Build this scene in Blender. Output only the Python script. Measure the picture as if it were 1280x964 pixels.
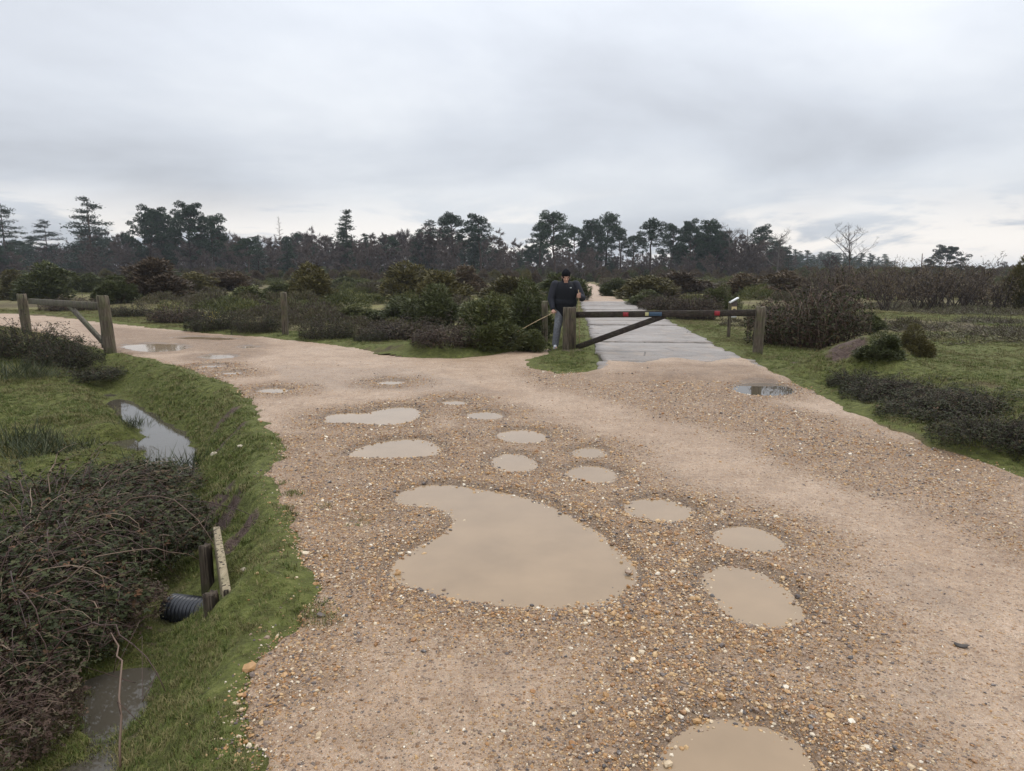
import bpy, bmesh, math, random
import numpy as np
from mathutils import Vector, Matrix

for o in list(bpy.data.objects):
    bpy.data.objects.remove(o)
SC = bpy.context.scene
COL = SC.collection

# ------------------------------------------------------------------ camera
FPX, CU, CV = 881.0, 640.0, 482.0           # focal length and centre of the photograph, in its pixels
PITCH, CAMZ = math.radians(9.03), 1.60
cam_data = bpy.data.cameras.new('camera')
cam_data.sensor_fit = 'HORIZONTAL'; cam_data.sensor_width = 36.0
cam_data.lens = 36.0 * FPX / 1280.0
cam_data.clip_start = 0.05; cam_data.clip_end = 6000
cam = bpy.data.objects.new('camera', cam_data); COL.objects.link(cam)
cam.location = (0, 0, CAMZ)
cam.rotation_euler = (math.radians(90) - PITCH, 0, 0)
SC.camera = cam

# ------------------------------------------------------------------ sky
SUN_EL, SUN_AZ = math.radians(60), math.radians(40)     # azimuth clockwise from +Y (ahead), to the right
W = bpy.data.worlds.new('World'); SC.world = W; W.use_nodes = True
nt = W.node_tree; nt.nodes.clear()
def wn(t, **k):
    n = nt.nodes.new(t)
    for a, b in k.items(): setattr(n, a, b)
    return n
def wm(op, a, b=None, c=None):
    n = nt.nodes.new('ShaderNodeMath'); n.operation = op
    for i, v in enumerate((a, b, c)):
        if v is None: continue
        if hasattr(v, 'type') and not isinstance(v, (int, float)): nt.links.new(v, n.inputs[i])
        else: n.inputs[i].default_value = v
    return n.outputs[0]
out = wn('ShaderNodeOutputWorld'); bg = wn('ShaderNodeBackground')
nish = wn('ShaderNodeTexSky', sky_type='NISHITA', sun_disc=False)
nish.sun_elevation = SUN_EL; nish.sun_rotation = SUN_AZ
tc = wn('ShaderNodeTexCoord'); sep = wn('ShaderNodeSeparateXYZ')
nt.links.new(tc.outputs['Generated'], sep.inputs[0])
z = wm('MAXIMUM', sep.outputs[2], 0.0)
zz = wm('ADD', z, 0.16)
comb = wn('ShaderNodeCombineXYZ')                          # the cloud deck as a level sheet overhead
nt.links.new(wm('DIVIDE', sep.outputs[0], zz), comb.inputs[0])
nt.links.new(wm('DIVIDE', sep.outputs[1], zz), comb.inputs[1])
def wnoise(scale, detail, rough, dist=0.0, off=(0, 0, 0)):
    m = wn('ShaderNodeMapping'); m.inputs['Location'].default_value = off
    nt.links.new(comb.outputs[0], m.inputs[0])
    n = wn('ShaderNodeTexNoise'); n.inputs['Scale'].default_value = scale
    n.inputs['Detail'].default_value = detail; n.inputs['Roughness'].default_value = rough
    n.inputs['Distortion'].default_value = dist
    nt.links.new(m.outputs[0], n.inputs['Vector']); return n.outputs['Fac']
n1 = wnoise(0.55, 7, 0.52, 0.3, (3.1, 1.7, 0))
n2 = wnoise(0.23, 3, 0.5, 0.0, (8.3, 2.2, 0))
nn = wm('ADD', wm('MULTIPLY', n1, 0.6), wm('MULTIPLY', n2, 0.4))
ramp = wn('ShaderNodeValToRGB')
ramp.color_ramp.elements[0].position = 0.41; ramp.color_ramp.elements[0].color = (0.465, 0.488, 0.532, 1)
ramp.color_ramp.elements[1].position = 0.59; ramp.color_ramp.elements[1].color = (0.69, 0.715, 0.75, 1)
e = ramp.color_ramp.elements.new(0.5); e.color = (0.57, 0.60, 0.65, 1)
nt.links.new(nn, ramp.inputs[0])
# thinner, brighter cloud low over the horizon, broken up by noise
n3 = wnoise(0.75, 6, 0.6, 0.5, (1.3, 5.7, 0))
low = wn('ShaderNodeMapRange'); low.interpolation_type = 'SMOOTHSTEP'
low.inputs['From Min'].default_value = 0.125; low.inputs['From Max'].default_value = 0.02
nt.links.new(z, low.inputs['Value'])
brk = wn('ShaderNodeMapRange'); brk.interpolation_type = 'SMOOTHSTEP'
brk.inputs['From Min'].default_value = 0.43; brk.inputs['From Max'].default_value = 0.55
nt.links.new(n3, brk.inputs['Value'])
mixb = wn('ShaderNodeMix', data_type='RGBA')
nt.links.new(wm('MULTIPLY', wm('MULTIPLY', low.outputs[0], brk.outputs[0]), 0.9), mixb.inputs[0])
nt.links.new(ramp.outputs[0], mixb.inputs[6]); mixb.inputs[7].default_value = (1.12, 1.04, 0.95, 1)
# an overcast deck is brighter overhead than near the horizon
grad = wm('ADD', wm('MULTIPLY', wm('POWER', z, 1.4), 2.5), 1.06)
vm = wn('ShaderNodeVectorMath', operation='SCALE')
nt.links.new(mixb.outputs[2], vm.inputs[0]); nt.links.new(grad, vm.inputs['Scale'])
sk = wn('ShaderNodeVectorMath', operation='SCALE'); sk.inputs['Scale'].default_value = 0.06
nt.links.new(nish.outputs[0], sk.inputs[0])
mix = wn('ShaderNodeMix', data_type='RGBA'); mix.inputs[0].default_value = 0.9
nt.links.new(sk.outputs[0], mix.inputs[6]); nt.links.new(vm.outputs[0], mix.inputs[7])
nt.links.new(mix.outputs[2], bg.inputs[0]); bg.inputs[1].default_value = 1.0
nt.links.new(bg.outputs[0], out.inputs[0])

# ------------------------------------------------------------------ sun behind the overcast
sd_ = bpy.data.lights.new('sun', 'SUN'); sd_.energy = 1.4; sd_.angle = math.radians(30); sd_.color = (1.0, 0.96, 0.9)
sun = bpy.data.objects.new('sun', sd_); COL.objects.link(sun)
sv = Vector((math.sin(SUN_AZ) * math.cos(SUN_EL), math.cos(SUN_AZ) * math.cos(SUN_EL), math.sin(SUN_EL)))
sun.rotation_euler = sv.to_track_quat('Z', 'Y').to_euler()
sun.location = sv * 60

SC.render.engine = 'CYCLES'
SC.view_settings.view_transform = 'Standard'; SC.view_settings.look = 'None'
SC.view_settings.exposure = 0.06; SC.view_settings.gamma = 1.0
SC.cycles.max_bounces = 5; SC.cycles.diffuse_bounces = 3; SC.cycles.glossy_bounces = 3
SC.cycles.transmission_bounces = 3; SC.cycles.volume_bounces = 0; SC.cycles.transparent_max_bounces = 6
SC.cycles.use_denoising = True
try:
    SC.cycles.denoiser = 'OPENIMAGEDENOISE'; SC.cycles.denoising_prefilter = 'ACCURATE'
except Exception: pass

# ------------------------------------------------------------------ helpers
SP, CP = math.sin(PITCH), math.cos(PITCH)
def ray(u, v):
    a, b = (u - CU) / FPX, (CV - v) / FPX
    return np.array((a, CP + b * SP, -SP + b * CP))
def G(u, v, z=0.0):
    """the place on level ground at height z that the photograph shows at (u, v)"""
    d = ray(u, v); t = (CAMZ - z) / -d[2]
    return np.array((d[0] * t, d[1] * t, z))
def mpp(u, v, z=0.0):
    d = ray(u, v); return (CAMZ - z) / -d[2] / FPX           # metres per photo pixel there
def at(u, v, y):
    d = ray(u, v); t = y / d[1]
    return np.array((d[0] * t, y, CAMZ + d[2] * t))

def hash2(ix, iy, s):
    n = (ix.astype(np.int64) * 374761393 + iy.astype(np.int64) * 668265263 + s * 1442695041) & 0x7fffffff
    n = ((n ^ (n >> 13)) * 1274126177) & 0x7fffffff
    return ((n ^ (n >> 16)) & 0xffff) / 65535.0
def vnoise(x, y, s=0):
    x = np.asarray(x, float); y = np.asarray(y, float)
    ix, iy = np.floor(x), np.floor(y); fx, fy = x - ix, y - iy
    fx = fx * fx * (3 - 2 * fx); fy = fy * fy * (3 - 2 * fy)
    a, b = hash2(ix, iy, s), hash2(ix + 1, iy, s)
    c, d = hash2(ix, iy + 1, s), hash2(ix + 1, iy + 1, s)
    return (a + (b - a) * fx) * (1 - fy) + (c + (d - c) * fx) * fy
def fbm(x, y, s=0, o=4):
    r, a, t = 0, 1.0, 0
    for i in range(o):
        r = r + a * vnoise(x * 2 ** i + 17.3 * i, y * 2 ** i - 9.1 * i, s + i); t += a; a *= 0.5
    return r / t
def sstep(a, b, x):
    t = np.clip((x - a) / (b - a), 0, 1); return t * t * (3 - 2 * t)
def poly_sd(x, y, poly):
    """signed distance to a closed outline, positive inside"""
    P = np.asarray(poly, float)[:, :2]; Q = np.roll(P, -1, 0)
    x = np.asarray(x, float).ravel(); y = np.asarray(y, float).ravel()
    d2 = np.full(x.shape, 1e18); ins = np.zeros(x.shape, bool)
    for (ax, ay), (bx, by) in zip(P, Q):
        ex, ey = bx - ax, by - ay
        t = np.clip(((x - ax) * ex + (y - ay) * ey) / (ex * ex + ey * ey + 1e-12), 0, 1)
        d2 = np.minimum(d2, (x - ax - t * ex) ** 2 + (y - ay - t * ey) ** 2)
        c = ((ay > y) != (by > y))
        with np.errstate(divide='ignore', invalid='ignore'):
            ins ^= c & (x < (bx - ax) * (y - ay) / (by - ay + 1e-18) + ax)
    d = np.sqrt(d2); return np.where(ins, d, -d)
def line_d(x, y, line):
    P = np.asarray(line, float)[:, :2]; d2 = np.full(np.shape(x), 1e18)
    for (ax, ay), (bx, by) in zip(P[:-1], P[1:]):
        ex, ey = bx - ax, by - ay
        t = np.clip(((x - ax) * ex + (y - ay) * ey) / (ex * ex + ey * ey + 1e-12), 0, 1)
        d2 = np.minimum(d2, (x - ax - t * ex) ** 2 + (y - ay - t * ey) ** 2)
    return np.sqrt(d2)
def chaikin(p, n=2):
    p = np.asarray(p, float)
    for _ in range(n):
        q = np.roll(p, -1, 0); p = np.stack((p * .75 + q * .25, p * .25 + q * .75), 1).reshape(-1, p.shape[1])
    return p

def new_mesh(name, V, F, smooth=False, attrs=None):
    """V (n,3); F list of index arrays (k,3) or (k,4)"""
    me = bpy.data.meshes.new(name); V = np.ascontiguousarray(V, np.float32)
    me.vertices.add(len(V)); me.vertices.foreach_set('co', V.ravel())
    loops, starts, n = [], [], 0
    for f in F:
        f = np.asarray(f, np.int32)
        if not len(f): continue
        k = f.shape[1]; loops.append(f.ravel()); starts.append(n + np.arange(len(f)) * k); n += f.size
    L = np.concatenate(loops); S = np.concatenate(starts)
    me.loops.add(len(L)); me.loops.foreach_set('vertex_index', L.astype(np.int32))
    me.polygons.add(len(S)); me.polygons.foreach_set('loop_start', S.astype(np.int32))
    for k, a in (attrs or {}).items():
        at_ = me.attributes.new(k, 'FLOAT', 'POINT'); at_.data.foreach_set('value', np.ascontiguousarray(a, np.float32))
    me.update(calc_edges=True)
    if smooth: me.polygons.foreach_set('use_smooth', np.ones(len(S), bool))
    me.validate(); return me
def link(name, data, mat=None, parent=None):
    o = bpy.data.objects.new(name, data); COL.objects.link(o)
    if mat is not None and data is not None and not data.materials: data.materials.append(mat)
    if parent is not None: o.parent = parent
    return o
def tag(o, label=None, cat=None, group=None, kind=None):
    for k, v in (('label', label), ('category', cat), ('group', group), ('kind', kind)):
        if v: o[k] = v
    return o
def empty(name, loc=(0, 0, 0), rz=0.0):
    o = bpy.data.objects.new(name, None); COL.objects.link(o); o.empty_display_size = 0.2
    o.location = loc; o.rotation_euler = (0, 0, rz); return o

class MB:
    """collects tubes, boxes and leaves for ONE mesh"""
    def __init__(s): s.V, s.T, s.Q, s.A, s.n = [], [], [], [], 0
    def add(s, V, T=None, Q=None, a=0.5):
        V = np.asarray(V, float)
        if T is not None and len(T): s.T.append(np.asarray(T) + s.n)
        if Q is not None and len(Q): s.Q.append(np.asarray(Q) + s.n)
        s.V.append(V); s.A.append(np.broadcast_to(a, (len(V),)).astype(float)); s.n += len(V)
    def tube(s, pts, rad, k=6, a=0.5, caps=True):
        pts = np.asarray(pts, float); m = len(pts); rad = np.broadcast_to(rad, (m,))
        tg = np.gradient(pts, axis=0); tg /= np.linalg.norm(tg, axis=1)[:, None] + 1e-9
        ref = np.array((0, 0, 1.)) if abs(tg[:, 2]).mean() < .8 else np.array((1., 0, 0))
        n1 = np.cross(tg, ref); n1 /= np.linalg.norm(n1, axis=1)[:, None] + 1e-9; n2 = np.cross(tg, n1)
        th = np.arange(k) * 2 * np.pi / k
        V = (pts[:, None] + rad[:, None, None] * (np.cos(th)[None, :, None] * n1[:, None] + np.sin(th)[None, :, None] * n2[:, None])).reshape(-1, 3)
        i = np.arange(m - 1)[:, None] * k + np.arange(k)[None]; j = np.arange(m - 1)[:, None] * k + (np.arange(k)[None] + 1) % k
        Q = np.stack((i, j, j + k, i + k), -1).reshape(-1, 4)
        T = []
        if caps:
            V = np.vstack((V, pts[:1], pts[-1:])); c0, c1 = m * k, m * k + 1
            T = [(c0, (q + 1) % k, q) for q in range(k)] + [(c1, (m - 1) * k + q, (m - 1) * k + (q + 1) % k) for q in range(k)]
        s.add(V, T, Q, a)
    def leaves(s, C, D, L, Wd, rng, a=None, fold=0.0):
        """diamond blades: base C, direction D, length L, width Wd"""
        n = len(C); D = D / (np.linalg.norm(D, axis=1)[:, None] + 1e-9)
        R = rng.normal(size=(n, 3)); S = np.cross(D, R); S /= np.linalg.norm(S, axis=1)[:, None] + 1e-9
        N = np.cross(S, D)
        L = np.broadcast_to(L, (n,))[:, None]; Wd = np.broadcast_to(Wd, (n,))[:, None]
        mid = C + D * L * .5 + N * L * fold
        V = np.stack((C, mid + S * Wd * .5, C + D * L, mid - S * Wd * .5), 1).reshape(-1, 3)
        Q = np.arange(n)[:, None] * 4 + np.arange(4)[None]
        if a is None: a = rng.random(n)
        s.add(V, None, Q, np.repeat(np.broadcast_to(a, (n,)), 4))
    def box(s, c, size, R=None, bev=0.0, a=0.5):
        h = np.asarray(size, float) / 2
        if bev <= 0:
            V = np.array([(x, y, z) for z in (-1, 1) for y in (-1, 1) for x in (-1, 1)]) * h
            Q = [(0, 2, 3, 1), (4, 5, 7, 6), (0, 1, 5, 4), (2, 6, 7, 3), (0, 4, 6, 2), (1, 3, 7, 5)]; T = []
        else:
            bm = bmesh.new(); bmesh.ops.create_cube(bm, size=2.0)
            for v in bm.verts: v.co = Vector(np.array(v.co) * h)
            bmesh.ops.bevel(bm, geom=list(bm.edges), offset=bev, segments=1, affect='EDGES', profile=.5)
            bmesh.ops.triangulate(bm, faces=list(bm.faces))
            bm.verts.index_update(); V = np.array([v.co[:] for v in bm.verts]); T = [[v.index for v in f.verts] for f in bm.faces]; Q = None
            bm.free()
        if R is not None: V = V @ np.asarray(R).T
        s.add(V + np.asarray(c, float), T, Q, a)
    def beam(s, p, q, w, h, up=(0, 0, 1), bev=0.006, a=0.5):
        """a timber from p to q, w across, h deep along up"""
        p, q = np.asarray(p, float), np.asarray(q, float); d = q - p; L = np.linalg.norm(d); d /= L
        x = np.cross(np.asarray(up, float), d); x /= np.linalg.norm(x); u = np.cross(d, x)
        s.box((p + q) / 2, (w, L, h), np.stack((x, d, u), 1), bev, a)
    def data(s, name, smooth=False):
        return new_mesh(name, np.vstack(s.V), ([np.vstack(s.T)] if s.T else []) + ([np.vstack(s.Q)] if s.Q else []), smooth, {'tint': np.concatenate(s.A)})
    def build(s, name, mat, parent=None, smooth=False):
        return link(name, s.data(name, smooth), mat, parent)

# ------------------------------------------------------------------ materials
class NT:
    def __init__(s, name):
        s.m = bpy.data.materials.new(name); s.m.use_nodes = True; s.t = s.m.node_tree; s.t.nodes.clear()
        s.out = s.n('ShaderNodeOutputMaterial'); s.b = s.n('ShaderNodeBsdfPrincipled'); s.l(s.b.outputs[0], s.out.inputs[0])
    def n(s, t, **k):
        n = s.t.nodes.new(t)
        for a, b in k.items(): setattr(n, a, b)
        return n
    def l(s, a, b): s.t.links.new(a, b)
    def put(s, v, i):
        if isinstance(v, bpy.types.NodeSocket): s.l(v, i)
        elif v is not None: i.default_value = v
    def math(s, op, a, b=None, c=None):
        n = s.n('ShaderNodeMath', operation=op)
        for i, v in enumerate((a, b, c)): s.put(v, n.inputs[i])
        return n.outputs[0]
    def coord(s, scale=(1, 1, 1), obj=False):
        g = s.n('ShaderNodeTexCoord').outputs['Object'] if obj else s.n('ShaderNodeNewGeometry').outputs['Position']
        m = s.n('ShaderNodeMapping'); m.inputs['Scale'].default_value = scale; s.l(g, m.inputs[0]); return m.outputs[0]
    def noise(s, vec, scale, detail=4, rough=.55, dist=0.0):
        n = s.n('ShaderNodeTexNoise'); s.l(vec, n.inputs['Vector']); n.inputs['Scale'].default_value = scale
        n.inputs['Detail'].default_value = detail; n.inputs['Roughness'].default_value = rough; n.inputs['Distortion'].default_value = dist
        return n.outputs['Fac']
    def vor(s, vec, scale, feat='F1'):
        n = s.n('ShaderNodeTexVoronoi', feature=feat); s.l(vec, n.inputs['Vector']); n.inputs['Scale'].default_value = scale; return n
    def ramp(s, fac, stops, interp='LINEAR'):
        n = s.n('ShaderNodeValToRGB'); r = n.color_ramp; r.interpolation = interp
        while len(r.elements) < len(stops): r.elements.new(0.5)
        for e, (p, c) in zip(r.elements, stops): e.position = p; e.color = (*c, 1)
        s.put(fac, n.inputs[0]); return n.outputs[0]
    def mix(s, f, a, b, mode='MIX'):
        n = s.n('ShaderNodeMix', data_type='RGBA', blend_type=mode); s.put(f, n.inputs[0])
        for v, i in ((a, 6), (b, 7)): s.put((*v, 1) if isinstance(v, tuple) and len(v) == 3 else v, n.inputs[i])
        return n.outputs[2]
    def rng(s, v, a, b, c=0., d=1.):
        n = s.n('ShaderNodeMapRange'); n.interpolation_type = 'SMOOTHSTEP'; s.put(v, n.inputs['Value'])
        for k, x in (('From Min', a), ('From Max', b), ('To Min', c), ('To Max', d)): n.inputs[k].default_value = x
        return n.outputs[0]
    def attr(s, name): return s.n('ShaderNodeAttribute', attribute_name=name).outputs['Fac']
    def rnd(s): return s.n('ShaderNodeObjectInfo').outputs['Random']
    def bump(s, h, strength, dist):
        n = s.n('ShaderNodeBump'); n.inputs['Strength'].default_value = strength; n.inputs['Distance'].default_value = dist
        s.l(h, n.inputs['Height']); s.l(n.outputs[0], s.b.inputs['Normal'])
    def fin(s, col, rough=.7, spec=.5, ior=None):
        s.put((*col, 1) if isinstance(col, tuple) else col, s.b.inputs['Base Color']); s.put(rough, s.b.inputs['Roughness'])
        s.b.inputs['Specular IOR Level'].default_value = spec
        if ior: s.b.inputs['IOR'].default_value = ior
        return s.m

def foliage(name, stops, rough=.6, spec=.3, hue=.35):
    """colour picked per leaf, shifted per plant"""
    s = NT(name); t = s.attr('tint'); r = s.rnd()
    f = s.math('ADD', s.math('MULTIPLY', t, 1 - hue), s.math('MULTIPLY', r, hue))
    return s.fin(s.ramp(f, stops), rough, spec)
M = {}
M['gorse'] = foliage('gorse_green', [(0, (.034, .040, .012)), (.5, (.080, .088, .024)), (.85, (.150, .146, .042)), (1, (.23, .18, .065))])
M['gorse_olive'] = foliage('gorse_olive', [(0, (.044, .038, .012)), (.5, (.110, .092, .026)), (.85, (.18, .145, .045)), (1, (.26, .17, .06))])
M['gorse_brown'] = foliage('gorse_brown', [(0, (.045, .030, .017)), (.5, (.105, .068, .036)), (.8, (.12, .095, .038)), (1, (.21, .125, .065))])
M['heather'] = foliage('heather', [(0, (.042, .032, .024)), (.4, (.085, .062, .042)), (.7, (.082, .085, .03)), (1, (.16, .12, .07))])
M['bramble_leaf'] = foliage('bramble_leaf', [(0, (.016, .019, .008)), (.45, (.032, .038, .014)), (.75, (.056, .062, .024)), (.9, (.07, .045, .024)), (1, (.12, .06, .03))], .7, .15, .1)
M['bramble_dry'] = foliage('bramble_dry', [(0, (.034, .020, .014)), (.4, (.075, .044, .030)), (.75, (.058, .056, .026)), (1, (.15, .085, .055))], .7, .25, .15)
M['cane'] = foliage('bramble_cane', [(0, (.036, .018, .014)), (.6, (.085, .044, .032)), (1, (.24, .17, .11))], .55, .4, .1)
M['needle'] = foliage('pine_needle', [(0, (.010, .022, .010)), (.5, (.022, .044, .018)), (1, (.050, .080, .030))], .6, .3, .3)
M['needle_blue'] = foliage('spruce_needle', [(0, (.014, .026, .018)), (.5, (.028, .046, .030)), (1, (.05, .07, .045))], .6, .3, .3)
M['twig'] = foliage('bare_twig', [(0, (.055, .040, .036)), (.5, (.095, .070, .060)), (1, (.15, .115, .095))], .8, .2, .5)
M['twig_dark'] = foliage('dark_twig', [(0, (.030, .024, .022)), (.6, (.060, .046, .040)), (1, (.10, .075, .06))], .8, .2, .4)
M['pale_bark'] = foliage('birch_bark', [(0, (.09, .078, .068)), (1, (.17, .155, .14))], .8, .2, .5)
M['bark'] = foliage('pine_bark', [(0, (.045, .033, .028)), (1, (.11, .072, .052))], .85, .2, .5)
M['grass'] = foliage('grass_blade', [(0, (.045, .062, .012)), (.45, (.088, .114, .023)), (.75, (.140, .155, .038)), (1, (.28, .23, .10))], .65, .25, .45)
M['grass_dry'] = foliage('moor_grass', [(0, (.075, .07, .02)), (.5, (.14, .125, .042)), (1, (.24, .19, .09))], .65, .3, .45)
M['rush'] = foliage('rush_blade', [(0, (.03, .04, .018)), (.6, (.06, .07, .03)), (1, (.14, .11, .055))], .6, .3, .3)

def wood(name, dark, mid, light, green=0.0, ax=(6, 6, .7)):
    s = NT(name); c = s.coord(ax, True); g = s.noise(c, 6, 6, .65, .6); g2 = s.noise(s.coord((1, 1, 1), True), 5, 4)
    col = s.ramp(g, [(.28, dark), (.5, mid), (.72, light)])
    col = s.mix(s.math('MULTIPLY', s.rng(g2, .42, .68), green), col, (.07, .085, .025))
    cr = s.rng(s.noise(s.coord((9, 9, .5), True), 5, 3, .5), .56, .64)
    col = s.mix(cr, col, (.03, .022, .016)); s.bump(s.math('SUBTRACT', g, s.math('MULTIPLY', cr, .7)), .7, .012)
    return s.fin(col, .8, .25)
M['post'] = wood('weathered_post', (.052, .040, .029), (.105, .082, .058), (.185, .15, .112), .5)
M['rail'] = wood('dark_rail', (.016, .012, .010), (.036, .027, .022), (.08, .062, .05), .15, (1.2, 6, 6))
M['rail_grey'] = wood('grey_rail', (.05, .042, .031), (.105, .09, .068), (.19, .168, .13), .4, (4, 4, 4))
M['plank'] = wood('bare_plank', (.16, .125, .075), (.27, .22, .14), (.36, .30, .20), .2, (8, 1.2, 8))
M['stake'] = wood('dark_stake', (.03, .022, .016), (.07, .052, .036), (.13, .10, .07), .4)

def plain(name, col, rough=.6, spec=.5, nscale=30, var=.25):
    s = NT(name); n = s.noise(s.coord(obj=True), nscale, 3)
    d = tuple(x * (1 - var) for x in col); l = tuple(min(1, x * (1 + var)) for x in col)
    return s.fin(s.ramp(n, [(.3, d), (.7, l)]), rough, spec)
M['red'] = plain('red_reflector', (.24, .010, .018), .4); M['yellow'] = plain('yellow_plate', (.45, .42, .2), .5, .5, 30, .1)
M['blue'] = plain('blue_plate', (.03, .065, .11), .5, .5, 30, .1); M['white'] = plain('white_plate', (.7, .7, .68), .5, .5, 30, .06)
M['cream'] = plain('cream_plate', (.55, .43, .2), .5, .5, 30, .1); M['ink'] = plain('dark_print', (.03, .025, .02), .6)
M['board'] = plain('brown_board', (.06, .04, .028), .6); M['pipe'] = plain('black_pipe', (.018, .019, .024), .32, .5, 60, .2)
M['skin'] = plain('skin', (.52, .30, .22), .5, .4, 40, .08); M['hat'] = plain('black_knit', (.010, .010, .012), .95, .1, 200)
M['gilet'] = plain('black_padding', (.010, .011, .014), .8, .2, 60); M['sleeve'] = plain('grey_sleeve', (.026, .027, .034), .8, .2, 60)
M['jeans'] = plain('blue_grey_denim', (.165, .172, .19), .9, .2, 30, .3); M['shoe'] = plain('white_trainer', (.62, .62, .64), .6, .4, 60, .12)
M['sole'] = plain('pale_sole', (.4, .4, .4), .8); M['eye'] = plain('eye_dark', (.02, .015, .012), .2); M['lip'] = plain('lip', (.34, .14, .11), .5)
M['cane_stick'] = plain('bamboo_cane', (.36, .26, .14), .5, .4, 20, .2); M['flower'] = plain('yellow_flower', (.6, .42, .03), .6)
M['stone'] = plain('pale_stone', (.42, .36, .26), .7, .4, 20, .3); M['leaf_litter'] = plain('dead_leaf', (.05, .04, .032), .7)

# ------------------------------------------------------------------ outlines of the ground, read off the photograph
def GP(px, z=0.0): return np.array([G(u, v, z)[:2] for u, v in px])
ROAD = np.vstack(([(-0.62, -4.0), (-0.66, 0.8)],
    GP([(292, 964), (300, 905), (312, 845), (352, 785), (373, 718), (346, 645), (350, 590), (341, 550), (326, 515), (302, 490), (270, 472), (235, 462),
        (190, 448), (150, 441), (110, 433), (80, 424), (20, 410), (-60, 402), (-200, 393), (-200, 384), (-40, 389.5), (0, 391), (60, 394), (130, 402),
        (200, 410), (260, 416), (330, 421), (400, 428), (450, 436), (520, 442), (570, 446), (615, 443), (650, 438), (686, 437), (690, 443), (662, 450),
        (664, 460), (700, 466), (748, 464), (762, 455), (800, 457), (840, 450), (880, 455), (925, 450), (946, 455), (968, 470), (1010, 488), (1080, 518), (1180, 560), (1280, 591), (1420, 645)]),
    [(8.5, 0.8), (8.5, -4.0)]))
CONC_L = [G(752, 464)[:2], G(749, 453)[:2], G(731, 400)[:2], G(726, 378)[:2]]
CA, CB = G(754, 466)[:2], G(726, 378)[:2]                       # left edge of the concrete, near and far
CDIR = (CB - CA) / np.linalg.norm(CB - CA); CNOR = np.array((CDIR[1], -CDIR[0])); CW = 2.68; CLEN = np.linalg.norm(CB - CA)
CONC = np.array([CA - CDIR * .6, CB, CB + CNOR * CW, CA - CDIR * .6 + CNOR * CW])
ce = CA + CDIR * (CLEN - .5)
TRACK_C = np.array([ce + CNOR * CW * .5, ce + CDIR * 9 + CNOR * CW * .42, G(741, 363)[:2], G(736, 358.5)[:2], G(733, 356)[:2], G(722, 353)[:2], G(700, 351)[:2]])
DITCH = np.vstack((GP([(118, 470), (150, 497), (185, 520), (215, 540)], -.42), GP([(226, 600), (232, 680), (212, 762)], -.45), GP([(178, 875), (150, 945)], -.36), [(-1.55, 1.2), (-1.6, -2)]))
POOL = GP([(75, 570), (115, 562), (150, 556)], -.42)
_c = G(245, 715, -.3); _d = G(228, 752, -.4)
_s = G(283, 742); CULV = [(_s[0] - .08, _s[1], -.17, .30)]
HEADB = GP([(271, 664), (284, 748)]); PIPEL = GP([(268, 712), (216, 757)], -.3)
MOUND = GP([(1085, 468), (1130, 482), (1190, 503), (1250, 525), (1330, 560)])
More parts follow.
